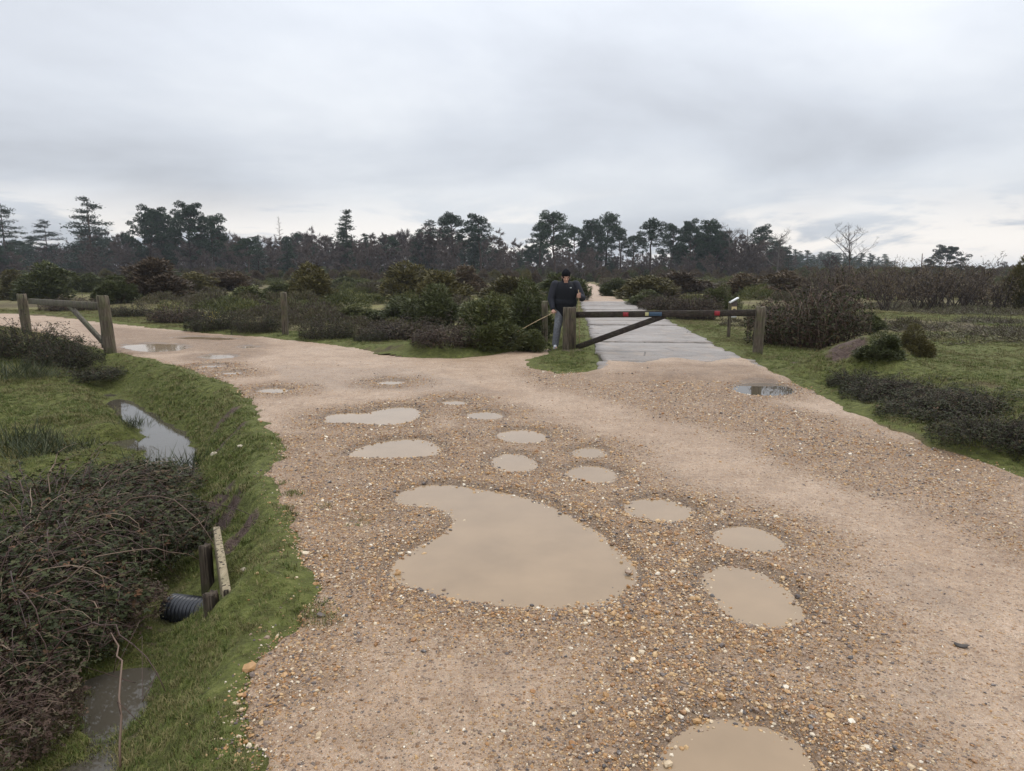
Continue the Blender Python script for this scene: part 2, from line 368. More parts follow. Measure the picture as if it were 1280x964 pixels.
PUD = [  # outline in the photograph, label
 ([(490, 620), (520, 606), (560, 604), (600, 611), (640, 616), (690, 631), (740, 658), (778, 688), (797, 715), (787, 737), (760, 753), (700, 758), (640, 756), (580, 748),
   (530, 736), (493, 726), (488, 711), (500, 694), (530, 678), (558, 664), (570, 650), (562, 639), (540, 632), (500, 630)], 'largest muddy puddle, lobed like a boot, in the middle of the gravel', 0),
 ([(877, 714), (900, 705), (940, 709), (975, 729), (1001, 755), (1004, 771), (985, 781), (950, 782), (915, 771), (896, 750), (880, 734)], 'muddy teardrop puddle just beside the largest puddle, second in size', 0),
 ([(889, 665), (915, 656), (950, 659), (981, 675), (975, 687), (935, 688), (900, 679)], 'oval muddy puddle directly beyond the teardrop puddle', 0),
 ([(777, 631), (800, 621), (840, 624), (871, 637), (865, 649), (830, 651), (790, 644)], 'oval muddy puddle beyond the pointed end of the largest puddle', 0),
 ([(704, 589), (725, 581), (755, 582), (773, 593), (765, 602), (740, 603), (715, 597)], 'small oval puddle, nearer of the pair on the pale wheel track', 0),
 ([(609, 577), (630, 565), (655, 567), (675, 580), (660, 589), (630, 589)], 'round muddy puddle straight beyond the top of the largest puddle', 0),
 ([(616, 543), (640, 536), (670, 537), (689, 547), (670, 554), (640, 553)], 'flat oval puddle next beyond the round muddy puddle', 0),
 ([(714, 563), (735, 557), (756, 562), (758, 569), (735, 572), (718, 570)], 'smallest puddle of the cluster, farther of the pair on the pale wheel track', 0),
 ([(579, 518), (605, 512), (630, 518), (622, 524), (595, 524)], 'thin oval puddle with a tiny puddle behind it', 0),
 ([(551, 502), (567, 499), (584, 502), (580, 506), (558, 506)], 'tiny puddle behind the thin oval puddle, at the far rim of the potholes', 0),
 ([(403, 522), (420, 515), (460, 516), (480, 509), (515, 507), (529, 516), (510, 528), (480, 532), (450, 528), (410, 529)], 'long two-lobed puddle farthest to the left of the pothole cluster', 0),
 ([(432, 568), (460, 554), (500, 548), (530, 547), (556, 562), (540, 570), (490, 572), (450, 571)], 'wide wedge-shaped puddle in front of the two-lobed puddle', 0),
 ([(470, 478), (488, 474.5), (508, 477), (500, 480.5), (480, 481)], 'sliver of puddle alone on the smooth gravel beyond the cluster', 0),
 ([(318, 489), (332, 484), (358, 485), (360, 490), (340, 492)], 'small bright puddle on the bend by the grass edge', 0),
 ([(806, 985), (840, 922), (880, 897), (930, 899), (980, 914), (1012, 940), (1030, 985), (960, 1040), (860, 1040)], 'brown puddle cut by the bottom edge of the picture', 0),
 ([(914, 484), (935, 477), (970, 478), (997, 487), (985, 494), (950, 495), (925, 492)], 'clear puddle mirroring a gate post at the end of the concrete', 1),
 ([(146, 432), (180, 428.5), (232, 430), (233, 437), (200, 441), (170, 439)], 'wide bright puddle beside the leaning post of the grey barrier', 0),
 ([(246, 446), (270, 442), (296, 444), (290, 448), (265, 449)], 'bright puddle next along from the leaning barrier post', 0),
 ([(240, 459), (262, 455), (286, 456), (270, 460)], 'thin puddle between two others near the grass corner', 0),
 ([(270, 467), (290, 463.5), (306, 465), (295, 469)], 'faint streak of puddle nearest the bend in the grass edge', 0),
 ([(296, 434), (308, 431.5), (324, 433), (312, 436)], 'small puddle in front of the lone post', 0),
 ([(205, 421.5), (250, 420), (296, 422.5), (296, 425), (240, 424.5)], 'long thin puddle along the far edge of the road', 0),
]
PUDW = [chaikin(GP(p)) for p, _, _ in PUD]
COARSE = [GP(p) for p in (
  [(640, 458), (800, 472), (950, 497), (1110, 540), (1290, 600), (1290, 690), (1150, 640), (1000, 585), (880, 535), (760, 503), (660, 480)],
  [(345, 545), (480, 540), (640, 528), (700, 560), (780, 610), (1010, 690), (1040, 760), (900, 830), (800, 770), (560, 760), (440, 750), (330, 860), (360, 720)],
  [(380, 700), (480, 690), (480, 770), (400, 830), (310, 900), (290, 964), (350, 800)],
  [(760, 790), (880, 800), (1000, 880), (1130, 964), (1100, 1000), (1020, 985), (990, 910), (880, 885), (800, 960), (700, 964), (720, 850)],
  [(100, 405), (330, 425), (330, 445), (150, 432)],
  [(800, 458), (940, 462), (1000, 500), (900, 500), (760, 478)])]

def road_sd(x, y):
    s = poly_sd(x, y, ROAD).reshape(np.shape(x))
    return s + .16 * (fbm(x * 1.1, y * 1.1, 5) - .5) * 2 + .07 * (fbm(x * 6, y * 6, 8, 2) - .5) * 2
def conc_sd(x, y): return poly_sd(x, y, CONC).reshape(np.shape(x))
def track_sd(x, y): return 1.25 - line_d(x, y, TRACK_C) + .3 * (fbm(x * .7, y * .7, 31, 3) - .5) * 2
def pud_sd(x, y):
    r = np.full(np.shape(x), -9.0)
    for p in PUDW:
        (ax, ay), (bx, by) = p.min(0) - 1.0, p.max(0) + 1.0; k = (x > ax) & (x < bx) & (y > ay) & (y < by)
        if k.any(): r[k] = np.maximum(r[k], poly_sd(x[k], y[k], p))
    return r
def coarse(x, y, ps=None):
    ps = pud_sd(x, y) if ps is None else ps
    c = sstep(-.75, -.1, ps) * .95
    for p in COARSE: c = np.maximum(c, sstep(-.35, .3, poly_sd(x, y, p).reshape(np.shape(x))) * .85)
    n = fbm(x * 1.3, y * 1.3, 44, 4)
    return np.clip(c * (.55 + .9 * n) + .14 * sstep(.5, .72, n), 0, 1)
def height(x, y, rs=None):
    """lie of the land, road level 0"""
    rs = road_sd(x, y) if rs is None else rs
    out_ = np.maximum(np.maximum(rs, conc_sd(x, y)), track_sd(x, y))
    off = -out_
    far = sstep(1.0, 7.0, off)
    h = far * (fbm(x / 9, y / 9, 3, 4) - .5) * .55 * sstep(2, 16, y)
    lf = sstep(.6, -.6, x) * sstep(15, 9.5, y) * sstep(0.05, .7 + .5 * sstep(4, 6.5, y), off)
    h = h - (.28 - .06 * sstep(5.8, 4.4, y)) * lf
    nr_ = sstep(5.8, 4.4, y); h = h - (.34 - .10 * nr_) * np.exp(-(line_d(x, y, DITCH) / (.46 + .12 * nr_)) ** 2) * sstep(.0, .32, off) * sstep(17, 12, y)
    h = h - .26 * np.exp(-(line_d(x, y, POOL) / .32) ** 2)
    for cx, cy, ca, cr_ in CULV: h = h - ca * np.exp(-((x - cx) ** 2 + (y - cy) ** 2) / cr_ ** 2)
    lump = (fbm(x * 2.2, y * 2.2, 61, 3) - .5) * .20 + (fbm(x * 7, y * 7, 66, 2) - .5) * .05
    h = h + lump * sstep(0, .35, off) * sstep(20, 8, y) + .03 * sstep(0, .2, off) * sstep(.9, .3, off) * fbm(x * 1.5, y * 1.5, 9, 2)
    h = h + .34 * np.exp(-(line_d(x, y, MOUND) / .75) ** 2) * (.6 + .7 * vnoise(x * .8, y * .8, 12))
    for u, v, a, s in ((1050, 466, .20, .6), (1012, 454, .12, .6), (1092, 474, .14, .6), (560, 441, .14, 1.0), (500, 440, .1, .9)):
        p = G(u, v); h = h + a * np.exp(-((x - p[0]) ** 2 + (y - p[1]) ** 2) / s ** 2)
    h = h - .16 * np.exp(-((line_d(x, y, MOUND + np.array((-.55, -1.05))) / .5) ** 2))
    h = h + .022 * sstep(0, .15, off)                                             # turf stands a little above the stones
    return h
def road_h(x, y, ps):
    """stone surface: low undulations, potholes under the water"""
    dry = sstep(-.05, -.8, ps)
    h = (fbm(x * .8, y * .8, 21, 3) - .5) * .07 * dry + (fbm(x * 9, y * 9, 23, 3) - .5) * (.010 - .004 * sstep(-.3, -.05, ps))
    h = h + .018 * sstep(-.5, -.12, ps) * sstep(.0, -.12, ps)
    return h - np.clip((ps + .085) * .14, 0, .05)
def GT(u, v):
    """where the sight line of a photo pixel first meets the land"""
    d = ray(u, v); ts = np.concatenate((np.arange(1.8, 12, .05), np.arange(12, 60, .15), np.arange(60, 260, .8))); p = np.array((0, 0, CAMZ)) + d * ts[:, None]
    k = np.nonzero(p[:, 2] <= height(p[:, 0], p[:, 1]))[0]; q = p[k[0]] if len(k) else p[-1]; return np.array((q[0], q[1], hz(q[0], q[1])))
def hz(x, y):
    """height of whatever surface lies at one place"""
    X, Y = np.array([float(x)]), np.array([float(y)]); return float(height(X, Y)[0])

def axis(a, b, step, lo, hi, g):
    c = list(np.arange(a, b, step)); s = step; v = c[-1]
    while v < hi: s *= g; v += s; c.append(v)
    s, v = step, a; L = []
    while v > lo: s *= g; v -= s; L.append(v)
    return np.array(L[::-1] + c)
def grid_mesh(name, X, Y, Z, keep, mat, attrs):
    ny, nx = X.shape; idx = np.arange(nx * ny).reshape(ny, nx)
    q = np.stack((idx[:-1, :-1], idx[:-1, 1:], idx[1:, 1:], idx[1:, :-1]), -1).reshape(-1, 4)
    k = keep.ravel(); q = q[k[q].any(1)]
    used = np.unique(q); rm = np.full(nx * ny, -1); rm[used] = np.arange(len(used))
    V = np.stack((X.ravel(), Y.ravel(), Z.ravel()), 1)[used]
    me = new_mesh(name, V, [rm[q]], True, {a: b.ravel()[used] for a, b in attrs.items()})
    return link(name, me, mat)

# ---- ground material: turf, moss, peat and dry heath, mixed by where each grows
s = NT('heath_ground'); c = s.coord(); lush = s.attr('lush'); earth = s.attr('earth')
n1 = s.noise(c, 1.6, 6, .6); n2 = s.noise(c, 14, 5, .65); n3 = s.noise(c, .16, 4, .55); n4 = s.noise(c, 60, 3, .6)
gcol = s.ramp(n2, [(.3, (.055, .055, .016)), (.55, (.105, .115, .028)), (.75, (.17, .165, .055))])
hcol = s.ramp(s.math('ADD', s.math('MULTIPLY', n1, .5), s.math('MULTIPLY', n3, .5)), [(.36, (.075, .055, .032)), (.47, (.125, .10, .046)), (.56, (.19, .17, .066)), (.68, (.27, .245, .10))])
hcol = s.mix(.5, hcol, s.ramp(n4, [(.3, (.5, .5, .5)), (.7, (1, 1, 1))]), 'MULTIPLY')
col = s.mix(s.rng(s.math('ADD', lush, s.math('MULTIPLY', s.math('SUBTRACT', n1, .5), .9)), .3, .7), hcol, gcol)
col = s.mix(s.rng(s.math('ADD', earth, s.math('MULTIPLY', s.math('SUBTRACT', n2, .5), .6)), .35, .65), col, s.ramp(n2, [(.3, (.055, .035, .028)), (.7, (.13, .09, .072))]))
s.bump(s.math('ADD', n2, s.math('MULTIPLY', n4, .5)), .9, .05); M['ground'] = s.fin(col, .85, .2)

# ---- gravel material: flint stones in a clay binder
s = NT('flint_gravel'); c = s.coord(); co = s.attr('coarse')
wv = s.n('ShaderNodeVectorMath', operation='ADD'); s.l(c, wv.inputs[0])
v1 = s.vor(c, 62); v2 = s.vor(c, 130); v3 = s.vor(c, 300)
def stones(v):
    b = s.n('ShaderNodeSeparateColor'); s.l(v.outputs['Color'], b.inputs[0])
    return b.outputs[0], s.ramp(b.outputs[1], [(.0, (.07, .06, .058)), (.12, (.15, .115, .095)), (.3, (.29, .15, .06)), (.5, (.40, .235, .105)), (.68, (.47, .31, .165)), (.82, (.31, .24, .19)), (.93, (.52, .41, .27)), (1, (.70, .62, .50))])
r1, c1 = stones(v1); r2, c2 = stones(v2); r3, c3 = stones(v3)
big = s.noise(c, .9, 5, .6); fine = s.noise(c, 9, 5, .7)
clay = s.ramp(s.math('ADD', s.math('MULTIPLY', big, .6), s.math('MULTIPLY', fine, .4)), [(.35, (.30, .205, .138)), (.5, (.395, .29, .208)), (.65, (.48, .37, .282))])
clay = s.mix(.36, clay, c3)
gap1 = s.rng(v1.outputs['Distance'], .35, .62); gap2 = s.rng(v2.outputs['Distance'], .35, .65)
m2 = s.math('MULTIPLY', s.math('GREATER_THAN', s.math('ADD', r2, s.math('MULTIPLY', co, .55)), .72), s.math('SUBTRACT', 1, gap2))
col = s.mix(s.math('MULTIPLY', m2, .85), clay, c2)
m1 = s.math('MULTIPLY', s.math('GREATER_THAN', s.math('ADD', r1, s.math('MULTIPLY', co, .8)), .93), s.math('SUBTRACT', 1, gap1))
col = s.mix(s.math('MULTIPLY', m1, .9), col, c1)
col = s.mix(s.math('MULTIPLY', co, s.math('ADD', s.math('MULTIPLY', s.rng(s.noise(c, 5, 6, .7), .3, .7), .4), .30)), col, (.18, .105, .052))
mo2 = s.noise(c, 26, 4, .75); col = s.mix(.5, col, s.ramp(mo2, [(.36, (.55, .47, .40)), (.5, (.97, .95, .93)), (.64, (1.2, 1.2, 1.2))]), 'MULTIPLY'); mot = s.noise(c, 3.2, 6, .72); col = s.mix(.55, col, s.ramp(mot, [(.33, (.58, .52, .46)), (.5, (.95, .93, .9)), (.68, (1.12, 1.1, 1.08))]), 'MULTIPLY')
mud = s.rng(s.math('ADD', s.attr('wet'), s.math('MULTIPLY', s.math('SUBTRACT', fine, .5), .5)), .35, .75)
col = s.mix(s.math('MULTIPLY', mud, .65), col, (.175, .12, .078))
hgt = s.math('ADD', s.math('MULTIPLY', m1, s.math('SUBTRACT', 1, v1.outputs['Distance'])), s.math('MULTIPLY', s.math('MULTIPLY', m2, .5), s.math('SUBTRACT', 1, v2.outputs['Distance'])))
s.bump(s.math('ADD', hgt, s.math('MULTIPLY', v3.outputs['Distance'], -.25)), .8, .012)
M['gravel'] = s.fin(col, s.math('SUBTRACT', .52, s.math('MULTIPLY', mud, .2)), .4)

# ---- heath ground sheet out to the horizon
gx, gy = axis(-5, 6, .045, -3200, 3200, 1.07), axis(1.4, 9, .045, -12, 3400, 1.022)
X, Y = np.meshgrid(gx, gy)
def field(fn): return np.concatenate([fn(X[i:i + 60], Y[i:i + 60]) for i in range(0, len(X), 60)])
RS = field(road_sd); CS = field(conc_sd); TS = field(track_sd)
IN = np.maximum(np.maximum(RS, CS), TS)
H = np.concatenate([height(X[i:i + 60], Y[i:i + 60], RS[i:i + 60]) for i in range(0, len(X), 60)])
def lush_at(x, y, off):
    n = fbm(x / 6, y / 6, 71, 4)
    l = sstep(.50, .60, n) * .75 * sstep(110, 30, y)
    l = np.maximum(l, sstep(2.3, .8, off) * sstep(-.2, .1, off) * sstep(45, 18, y) * .95)
    l = np.maximum(l, sstep(0, -1, x) * sstep(17, 12, y))
    rf = sstep(-2, .5, poly_sd(x, y, GP([(1060, 425), (1180, 425), (1400, 440), (1500, 560), (1280, 500), (1150, 470)])).reshape(np.shape(x)))
    l = np.maximum(l, rf * .6)
    return l
LU = lush_at(X, Y, -IN)
def earth_at(X, Y):
  EA = np.zeros_like(X)
  for u, v, r in ((1056, 470, .34), (1003, 462, .22), (285, 545, .22), (268, 600, .2), (275, 620, .2), (300, 655, .14), (715, 441, .3), (280, 522, .2)):
    p = G(u, v, 0 if u > 400 else -.1); EA = np.maximum(EA, np.exp(-((X - p[0]) ** 2 + ((Y - p[1]) * .8) ** 2) / r ** 2))
  return EA
EA = earth_at(X, Y)
EA = np.maximum(EA, .45 * np.exp(-(line_d(X, Y, DITCH) / .25) ** 2) * sstep(15, 11, Y))
Zg = H - .10 * sstep(0, .25, IN)
ground = grid_mesh('ground', X, Y, Zg, IN < .4, M['ground'], {'lush': LU, 'earth': EA})
tag(ground, 'rough heath ground of turf, moss and peat running to the wood', kind='structure')

# ---- gravel road sheet
rx, ry = axis(-3.6, 5.2, .035, -42, 10, 1.05), axis(1.5, 8, .035, -4, 31, 1.018)
X2, Y2 = np.meshgrid(rx, ry); X_, Y_ = X, Y; X, Y = X2, Y2
RS2 = field(road_sd); PS2 = field(pud_sd); CO2 = np.concatenate([coarse(X[i:i + 60], Y[i:i + 60], PS2[i:i + 60]) for i in range(0, len(X), 60)])
WET = np.zeros_like(X)
for poly in ([(1040, 850), (1130, 800), (1260, 850), (1260, 940), (1110, 930)], [(1050, 700), (1150, 690), (1280, 770), (1280, 830), (1130, 770)], [(790, 580), (860, 580), (900, 620), (830, 610)],
             [(330, 455), (520, 460), (680, 500), (600, 495), (400, 490), (340, 480)]):
    WET = np.maximum(WET, sstep(-.2, .25, poly_sd(X, Y, GP(poly)).reshape(X.shape)) * .5)
WET = np.maximum(WET, sstep(-.16, -.02, PS2))
Z2 = .062 * sstep(-.35, .05, field(conc_sd)) + road_h(X, Y, PS2) * sstep(-.1, .3, RS2) - .38 * sstep(.06, -.30, RS2)
road = grid_mesh('gravel_road', X, Y, Z2, RS2 > -.25, M['gravel'], {'coarse': CO2, 'wet': WET})
tag(road, 'wide potholed gravel road of flint and clay bending to the left', kind='structure')
# far sandy track beyond the concrete
tx, ty = axis(1, 14, .25, -14, 16, 1.06), axis(36, 130, .35, 34, 150, 1.0001)
X, Y = np.meshgrid(tx, ty); TS3 = track_sd(X, Y)
tr = grid_mesh('sandy_track', X, Y, height(X, Y) * 0 + .03 - .09 * sstep(.1, -.4, TS3), TS3 > -.4, M['gravel'], {'coarse': .12 + 0 * X, 'wet': 0 * X})
tag(tr, 'pale sandy track running on to the wood beyond the concrete', kind='structure')

# ---- concrete track: slabs laid end to end
s = NT('worn_concrete'); c = s.coord(); n1 = s.noise(c, 1.3, 6, .65, .4); n2 = s.noise(c, 22, 5, .7); v = s.vor(c, 110)
b = s.n('ShaderNodeSeparateColor'); s.l(v.outputs['Color'], b.inputs[0])
col = s.ramp(s.math('ADD', s.math('ADD', s.math('MULTIPLY', n1, .6), s.math('MULTIPLY', n2, .4)), s.math('MULTIPLY', s.math('SUBTRACT', s.rnd(), .5), .1)), [(.33, (.13, .11, .095)), (.5, (.215, .19, .17)), (.68, (.31, .28, .26))])
col = s.mix(s.math('MULTIPLY', s.math('GREATER_THAN', b.outputs[0], .7), .45), col, s.ramp(b.outputs[1], [(0, (.12, .09, .07)), (.6, (.3, .22, .16)), (1, (.5, .45, .4))]))
mo = s.rng(s.noise(s.coord((.5, 2.2, 1)), 1.7, 6, .75), .52, .66)
col = s.mix(s.math('MULTIPLY', mo, .75), col, (.095, .08, .055))
col = s.mix(s.math('MULTIPLY', s.rng(s.noise(s.coord((1, .35, 1)), 2.6, 5, .7), .5, .68), .5), col, (.30, .225, .165))
crk = s.vor(s.coord((.55, 1.5, 1)), 1.1, 'DISTANCE_TO_EDGE'); ck = s.rng(s.math('ADD', crk.outputs[0], s.math('MULTIPLY', s.math('SUBTRACT', n2, .5), .03)), .012, .002)
col = s.mix(s.math('MULTIPLY', ck, .8), col, (.04, .032, .025))
s.bump(s.math('SUBTRACT', s.math('ADD', n2, s.math('MULTIPLY', v.outputs['Distance'], .3)), ck), .6, .01); M['concrete'] = s.fin(col, .5, .32)
ct = empty('concrete_track', (CA[0], CA[1], 0)); tag(ct, 'straight pale track of concrete slabs behind the dark barrier', kind='structure')
rng = np.random.default_rng(4)
yy = -.35; k = 0
while yy < CLEN - .2:
    L = (1.5 if k == 0 else 1.84); gap = .035; m = 20
    bm = MB(); jl, jr = rng.normal(0, .035, 2); n = 7
    Ys = np.linspace(yy, yy + L - gap, n); tilt = rng.normal(0, .006, 3)
    for side in (0,):
        V, top = [], []
        for i, ya in enumerate(Ys):
            for j, t in enumerate(np.linspace(0, 1, m)):
                e = (rng.normal(0, .05) if j in (0, m - 1) else 0); ex = (rng.normal(0, .010) if i in (0, n - 1) else 0)
                p = CNOR * (t * CW + e + (jl if j == 0 else jr if j == m - 1 else 0)) + CDIR * (ya + ex)
                zt = .055 + tilt[0] + tilt[1] * (t - .5) + tilt[2] * (i / n - .5) + rng.normal(0, .002) - (.008 if i in (0, n - 1) or j in (0, m - 1) else 0)
                if k == 0: zt -= .05 * (1 - i / (n - 1)) ** 1.5
                V.append((p[0], p[1], zt))
        q = np.arange(n * m).reshape(n, m); Q = np.stack((q[:-1, :-1], q[:-1, 1:], q[1:, 1:], q[1:, :-1]), -1).reshape(-1, 4)
        rim = np.concatenate((q[0, :], q[1:, -1], q[-1, -2::-1], q[-2:0:-1, 0])); nb = n * m
        V = np.array(V); V = np.vstack((V, V[rim] * (1, 1, 0) + (0, 0, -.08)))
        R2 = np.roll(np.arange(len(rim)), -1)
        Q = np.vstack((Q, np.stack((rim, nb + np.arange(len(rim)), nb + R2, rim[R2]), -1)))
        bm.add(V, None, Q)
    o = bm.build('slab', M['concrete'], ct, False); yy += L; k += 1
bm = MB(); e2 = np.array([CA - CDIR * .5 - CNOR * .0, CB, CB + CNOR * CW, CA - CDIR * .5 + CNOR * CW]) - CA
bm.add(np.column_stack((e2, np.full(4, .012))), None, [(3, 2, 1, 0)]); jb = bm.build('joint_bed', None, ct)
jb.data.materials.append(plain('joint_earth', (.05, .045, .025), .9, .2, 8, .5))

# ---- water
def water(name, base, rough, bump=0.0):
    s = NT(name); c = s.coord()
    if bump: s.bump(s.noise(c, 7, 3, .5), bump, .01)
    n = s.noise(c, 2.2, 4, .55)
    return s.fin(s.ramp(n, [(.3, tuple(x * .9 for x in base)), (.7, tuple(x * 1.1 for x in base))]), rough, .5, 1.33)
M['muddy'] = water('muddy_water', (.275, .196, .122), .03, .03); M['clear'] = water('clear_puddle_water', (.075, .06, .042), .02, .03); M['ditch_water'] = water('ditch_water', (.065, .056, .042), .03, .06)
def sheet(name, poly, z, mat, label, n=2):
    w = chaikin(poly, n); c0 = w.mean(0); bm = bmesh.new(); f = bm.faces.new([bm.verts.new((p[0] - c0[0], p[1] - c0[1], 0)) for p in w])
    bmesh.ops.triangulate(bm, faces=[f])
    for q in bm.faces:
        q.normal_update()
        if q.normal.z < 0: q.normal_flip()
    me = bpy.data.meshes.new(name); bm.to_mesh(me); bm.free(); o = link(name, me, mat); o.location = (c0[0], c0[1], z); tag(o, label, kind='structure'); return o
for (px, lab, kind), w in zip(PUD, PUDW):
    c0 = w.mean(0); lo, hi = w.min(0) - .2, w.max(0) + .2; st = max(.03, (hi - lo).max() / 70); qx, qy = np.meshgrid(np.arange(lo[0], hi[0], st), np.arange(lo[1], hi[1], st))
    o = grid_mesh('puddle', qx - c0[0], qy - c0[1], 0 * qx, poly_sd(qx, qy, w).reshape(qx.shape) > -.10, M['clear' if kind else 'muddy'], {}); o.location = (c0[0], c0[1], -.010); tag(o, lab, kind='structure')
sheet('ditch_water', GP([(110, 480), (165, 485), (225, 505), (275, 540), (275, 590), (190, 600), (140, 545), (110, 505)], -.46), -.46, M['ditch_water'], 'silvery pool in the grassy ditch with blades poking through')
sheet('ditch_water', GP([(40, 572), (90, 545), (160, 540), (180, 560), (130, 590), (50, 600)], -.43), -.43, M['ditch_water'], 'narrow strip of water beyond the dark brambles')
sheet('ditch_water', np.vstack((GP([(-60, 1000), (20, 900), (120, 830), (235, 825), (260, 870), (250, 930), (240, 1000)], -.36), [(-.7, 1.4), (-2.9, 1.3)])), -.392, M['ditch_water'], 'shallow ditch water below the mouth of the black pipe')
p0 = G(1030, 380); sheet('marsh_pool', [p0[:2] + np.array(q) for q in ((-1.3, -.6), (0, -1.2), (1.3, -.3), (1.0, 1.2), (-.6, 1.4))], hz(p0[0], p0[1]) + .10, M['ditch_water'], 'small bright pool on the heath behind the tangled bramble')

# ------------------------------------------------------------------ scatter of what nobody could count
def scatter(name, P, rot, scl, idx, protos, label, cat):
    me = bpy.data.meshes.new(name); P = np.asarray(P, np.float32); me.vertices.add(len(P)); me.vertices.foreach_set('co', P.ravel())
    a = me.attributes.new('rot', 'FLOAT_VECTOR', 'POINT'); a.data.foreach_set('vector', np.ascontiguousarray(rot, np.float32).ravel())
    a = me.attributes.new('scl', 'FLOAT', 'POINT'); a.data.foreach_set('value', np.ascontiguousarray(scl, np.float32))
    a = me.attributes.new('idx', 'INT', 'POINT'); a.data.foreach_set('value', np.ascontiguousarray(idx, np.int32))
    o = link(name, me); tag(o, label, kind='stuff')
    col = bpy.data.collections.new(name + '_kinds')
    for i, (d, m) in enumerate(protos):
        q = bpy.data.objects.new(name + '_piece', d); d.materials.append(m) if not d.materials else None; col.objects.link(q)
    g = bpy.data.node_groups.new(name + '_spread', 'GeometryNodeTree')
    g.interface.new_socket('Geometry', in_out='INPUT', socket_type='NodeSocketGeometry'); g.interface.new_socket('Geometry', in_out='OUTPUT', socket_type='NodeSocketGeometry')
    N = g.nodes.new; gi, go = N('NodeGroupInput'), N('NodeGroupOutput'); ip = N('GeometryNodeInstanceOnPoints'); ci = N('GeometryNodeCollectionInfo')
    ci.inputs['Collection'].default_value = col; ci.inputs['Separate Children'].default_value = True; ci.inputs['Reset Children'].default_value = True
    def na(nm, t):
        n = N('GeometryNodeInputNamedAttribute'); n.data_type = t; n.inputs['Name'].default_value = nm; return [x for x in n.outputs if x.enabled and x.name == 'Attribute'][0]
    ip.inputs['Pick Instance'].default_value = True
    L = g.links.new; L(gi.outputs[0], ip.inputs['Points']); L(ci.outputs[0], ip.inputs['Instance']); L(na('idx', 'INT'), ip.inputs['Instance Index'])
    e = N('FunctionNodeEulerToRotation'); L(na('rot', 'FLOAT_VECTOR'), e.inputs[0]); L(e.outputs[0], ip.inputs['Rotation']); L(na('scl', 'FLOAT'), ip.inputs['Scale']); L(ip.outputs[0], go.inputs[0])
    md = o.modifiers.new('spread', 'NODES'); md.node_group = g
    return o

# ---- pebbles
rng = np.random.default_rng(11)
def pebble(seed):
    r = np.random.default_rng(seed); bm = bmesh.new(); bmesh.ops.create_icosphere(bm, subdivisions=1, radius=1.0)
    cuts = r.normal(size=(5, 3)); cuts /= np.linalg.norm(cuts, axis=1)[:, None]; sc = (1, r.uniform(.62, .95), r.uniform(.4, .65))
    for v in bm.verts:
        p = np.array(v.co)
        for c in cuts:
            d = p @ c - r.uniform(.55, .8)
            if d > 0: p = p - c * d
        v.co = Vector(p * sc)
    me = bpy.data.meshes.new('pebble'); bm.to_mesh(me); bm.free(); return me
s = NT('flint_pebble'); r = s.rnd(); c = s.coord(obj=True)
col = s.ramp(r, [(0, (.075, .065, .06)), (.10, (.13, .10, .085)), (.2, (.17, .11, .07)), (.38, (.32, .155, .05)), (.55, (.42, .245, .10)), (.72, (.50, .335, .16)), (.80, (.25, .175, .125)), (.88, (.52, .39, .24)), (.95, (.62, .52, .37)), (1, (.76, .69, .57))])
col = s.mix(.35, col, s.ramp(s.noise(c, 1.5, 4), [(.35, (.55, .5, .45)), (.65, (1.1, 1.05, 1.0))]), 'MULTIPLY')
M['pebble'] = s.fin(col, s.math('ADD', .3, s.math('MULTIPLY', r, .25)), .5)
n = 1700000
y = 1.9 + (13 - 1.9) * rng.random(n) ** 1.35; x = (rng.random(n) * 2 - 1) * (.80 * y + .9)
pdf = (1 / 1.35) * ((y - 1.9) / 11.1) ** (1 / 1.35 - 1) / 11.1 / (2 * (.80 * y + .9)) * n      # candidates per square metre
d = np.hypot(x, y); rs = road_sd(x, y); ps = pud_sd(x, y); cc = coarse(x, y, ps)
want = 21000 * np.minimum(1, (3.0 / d) ** 1.5) * (.07 + .93 * cc ** 1.4) * np.where(rng.random(n) < .5, sstep(-.12, .02, rs), .12 * sstep(-.28, .1, rs)) * sstep(.16, -.02, ps + .08 * rng.random(n))
ok = rng.random(n) < want / pdf
cs_ = conc_sd(x, y); ok &= (cs_ < .1) | ((rng.random(n) < .30 * sstep(14.2, 11.5, y)) & (cs_ < 1.4))
x, y, d, rs, ps, cc = (a[ok] for a in (x, y, d, rs, ps, cc))
sz = np.clip(rng.lognormal(math.log(.0036), .50, len(x)), .0024, .018) * (1 + d * .05) * (.72 + .45 * cc)
pz = np.where(rs < -.05, height(x, y, rs), 0) + np.where(conc_sd(x, y) > .02, .062, road_h(x, y, ps) * sstep(-.1, .3, rs)) + sz * (.12 + .5 * rng.random(len(x)) * sstep(-.02, .03, ps))
rot = np.column_stack((rng.normal(0, .3, len(x)), rng.normal(0, .3, len(x)), rng.random(len(x)) * 6.28))
scatter('pebbles', np.column_stack((x, y, pz)), rot, sz, rng.integers(0, 8, len(x)), [(pebble(i), M['pebble']) for i in range(8)], 'loose brown, cream and grey flint pebbles over the gravel road', 'gravel')
NPEB = len(x)

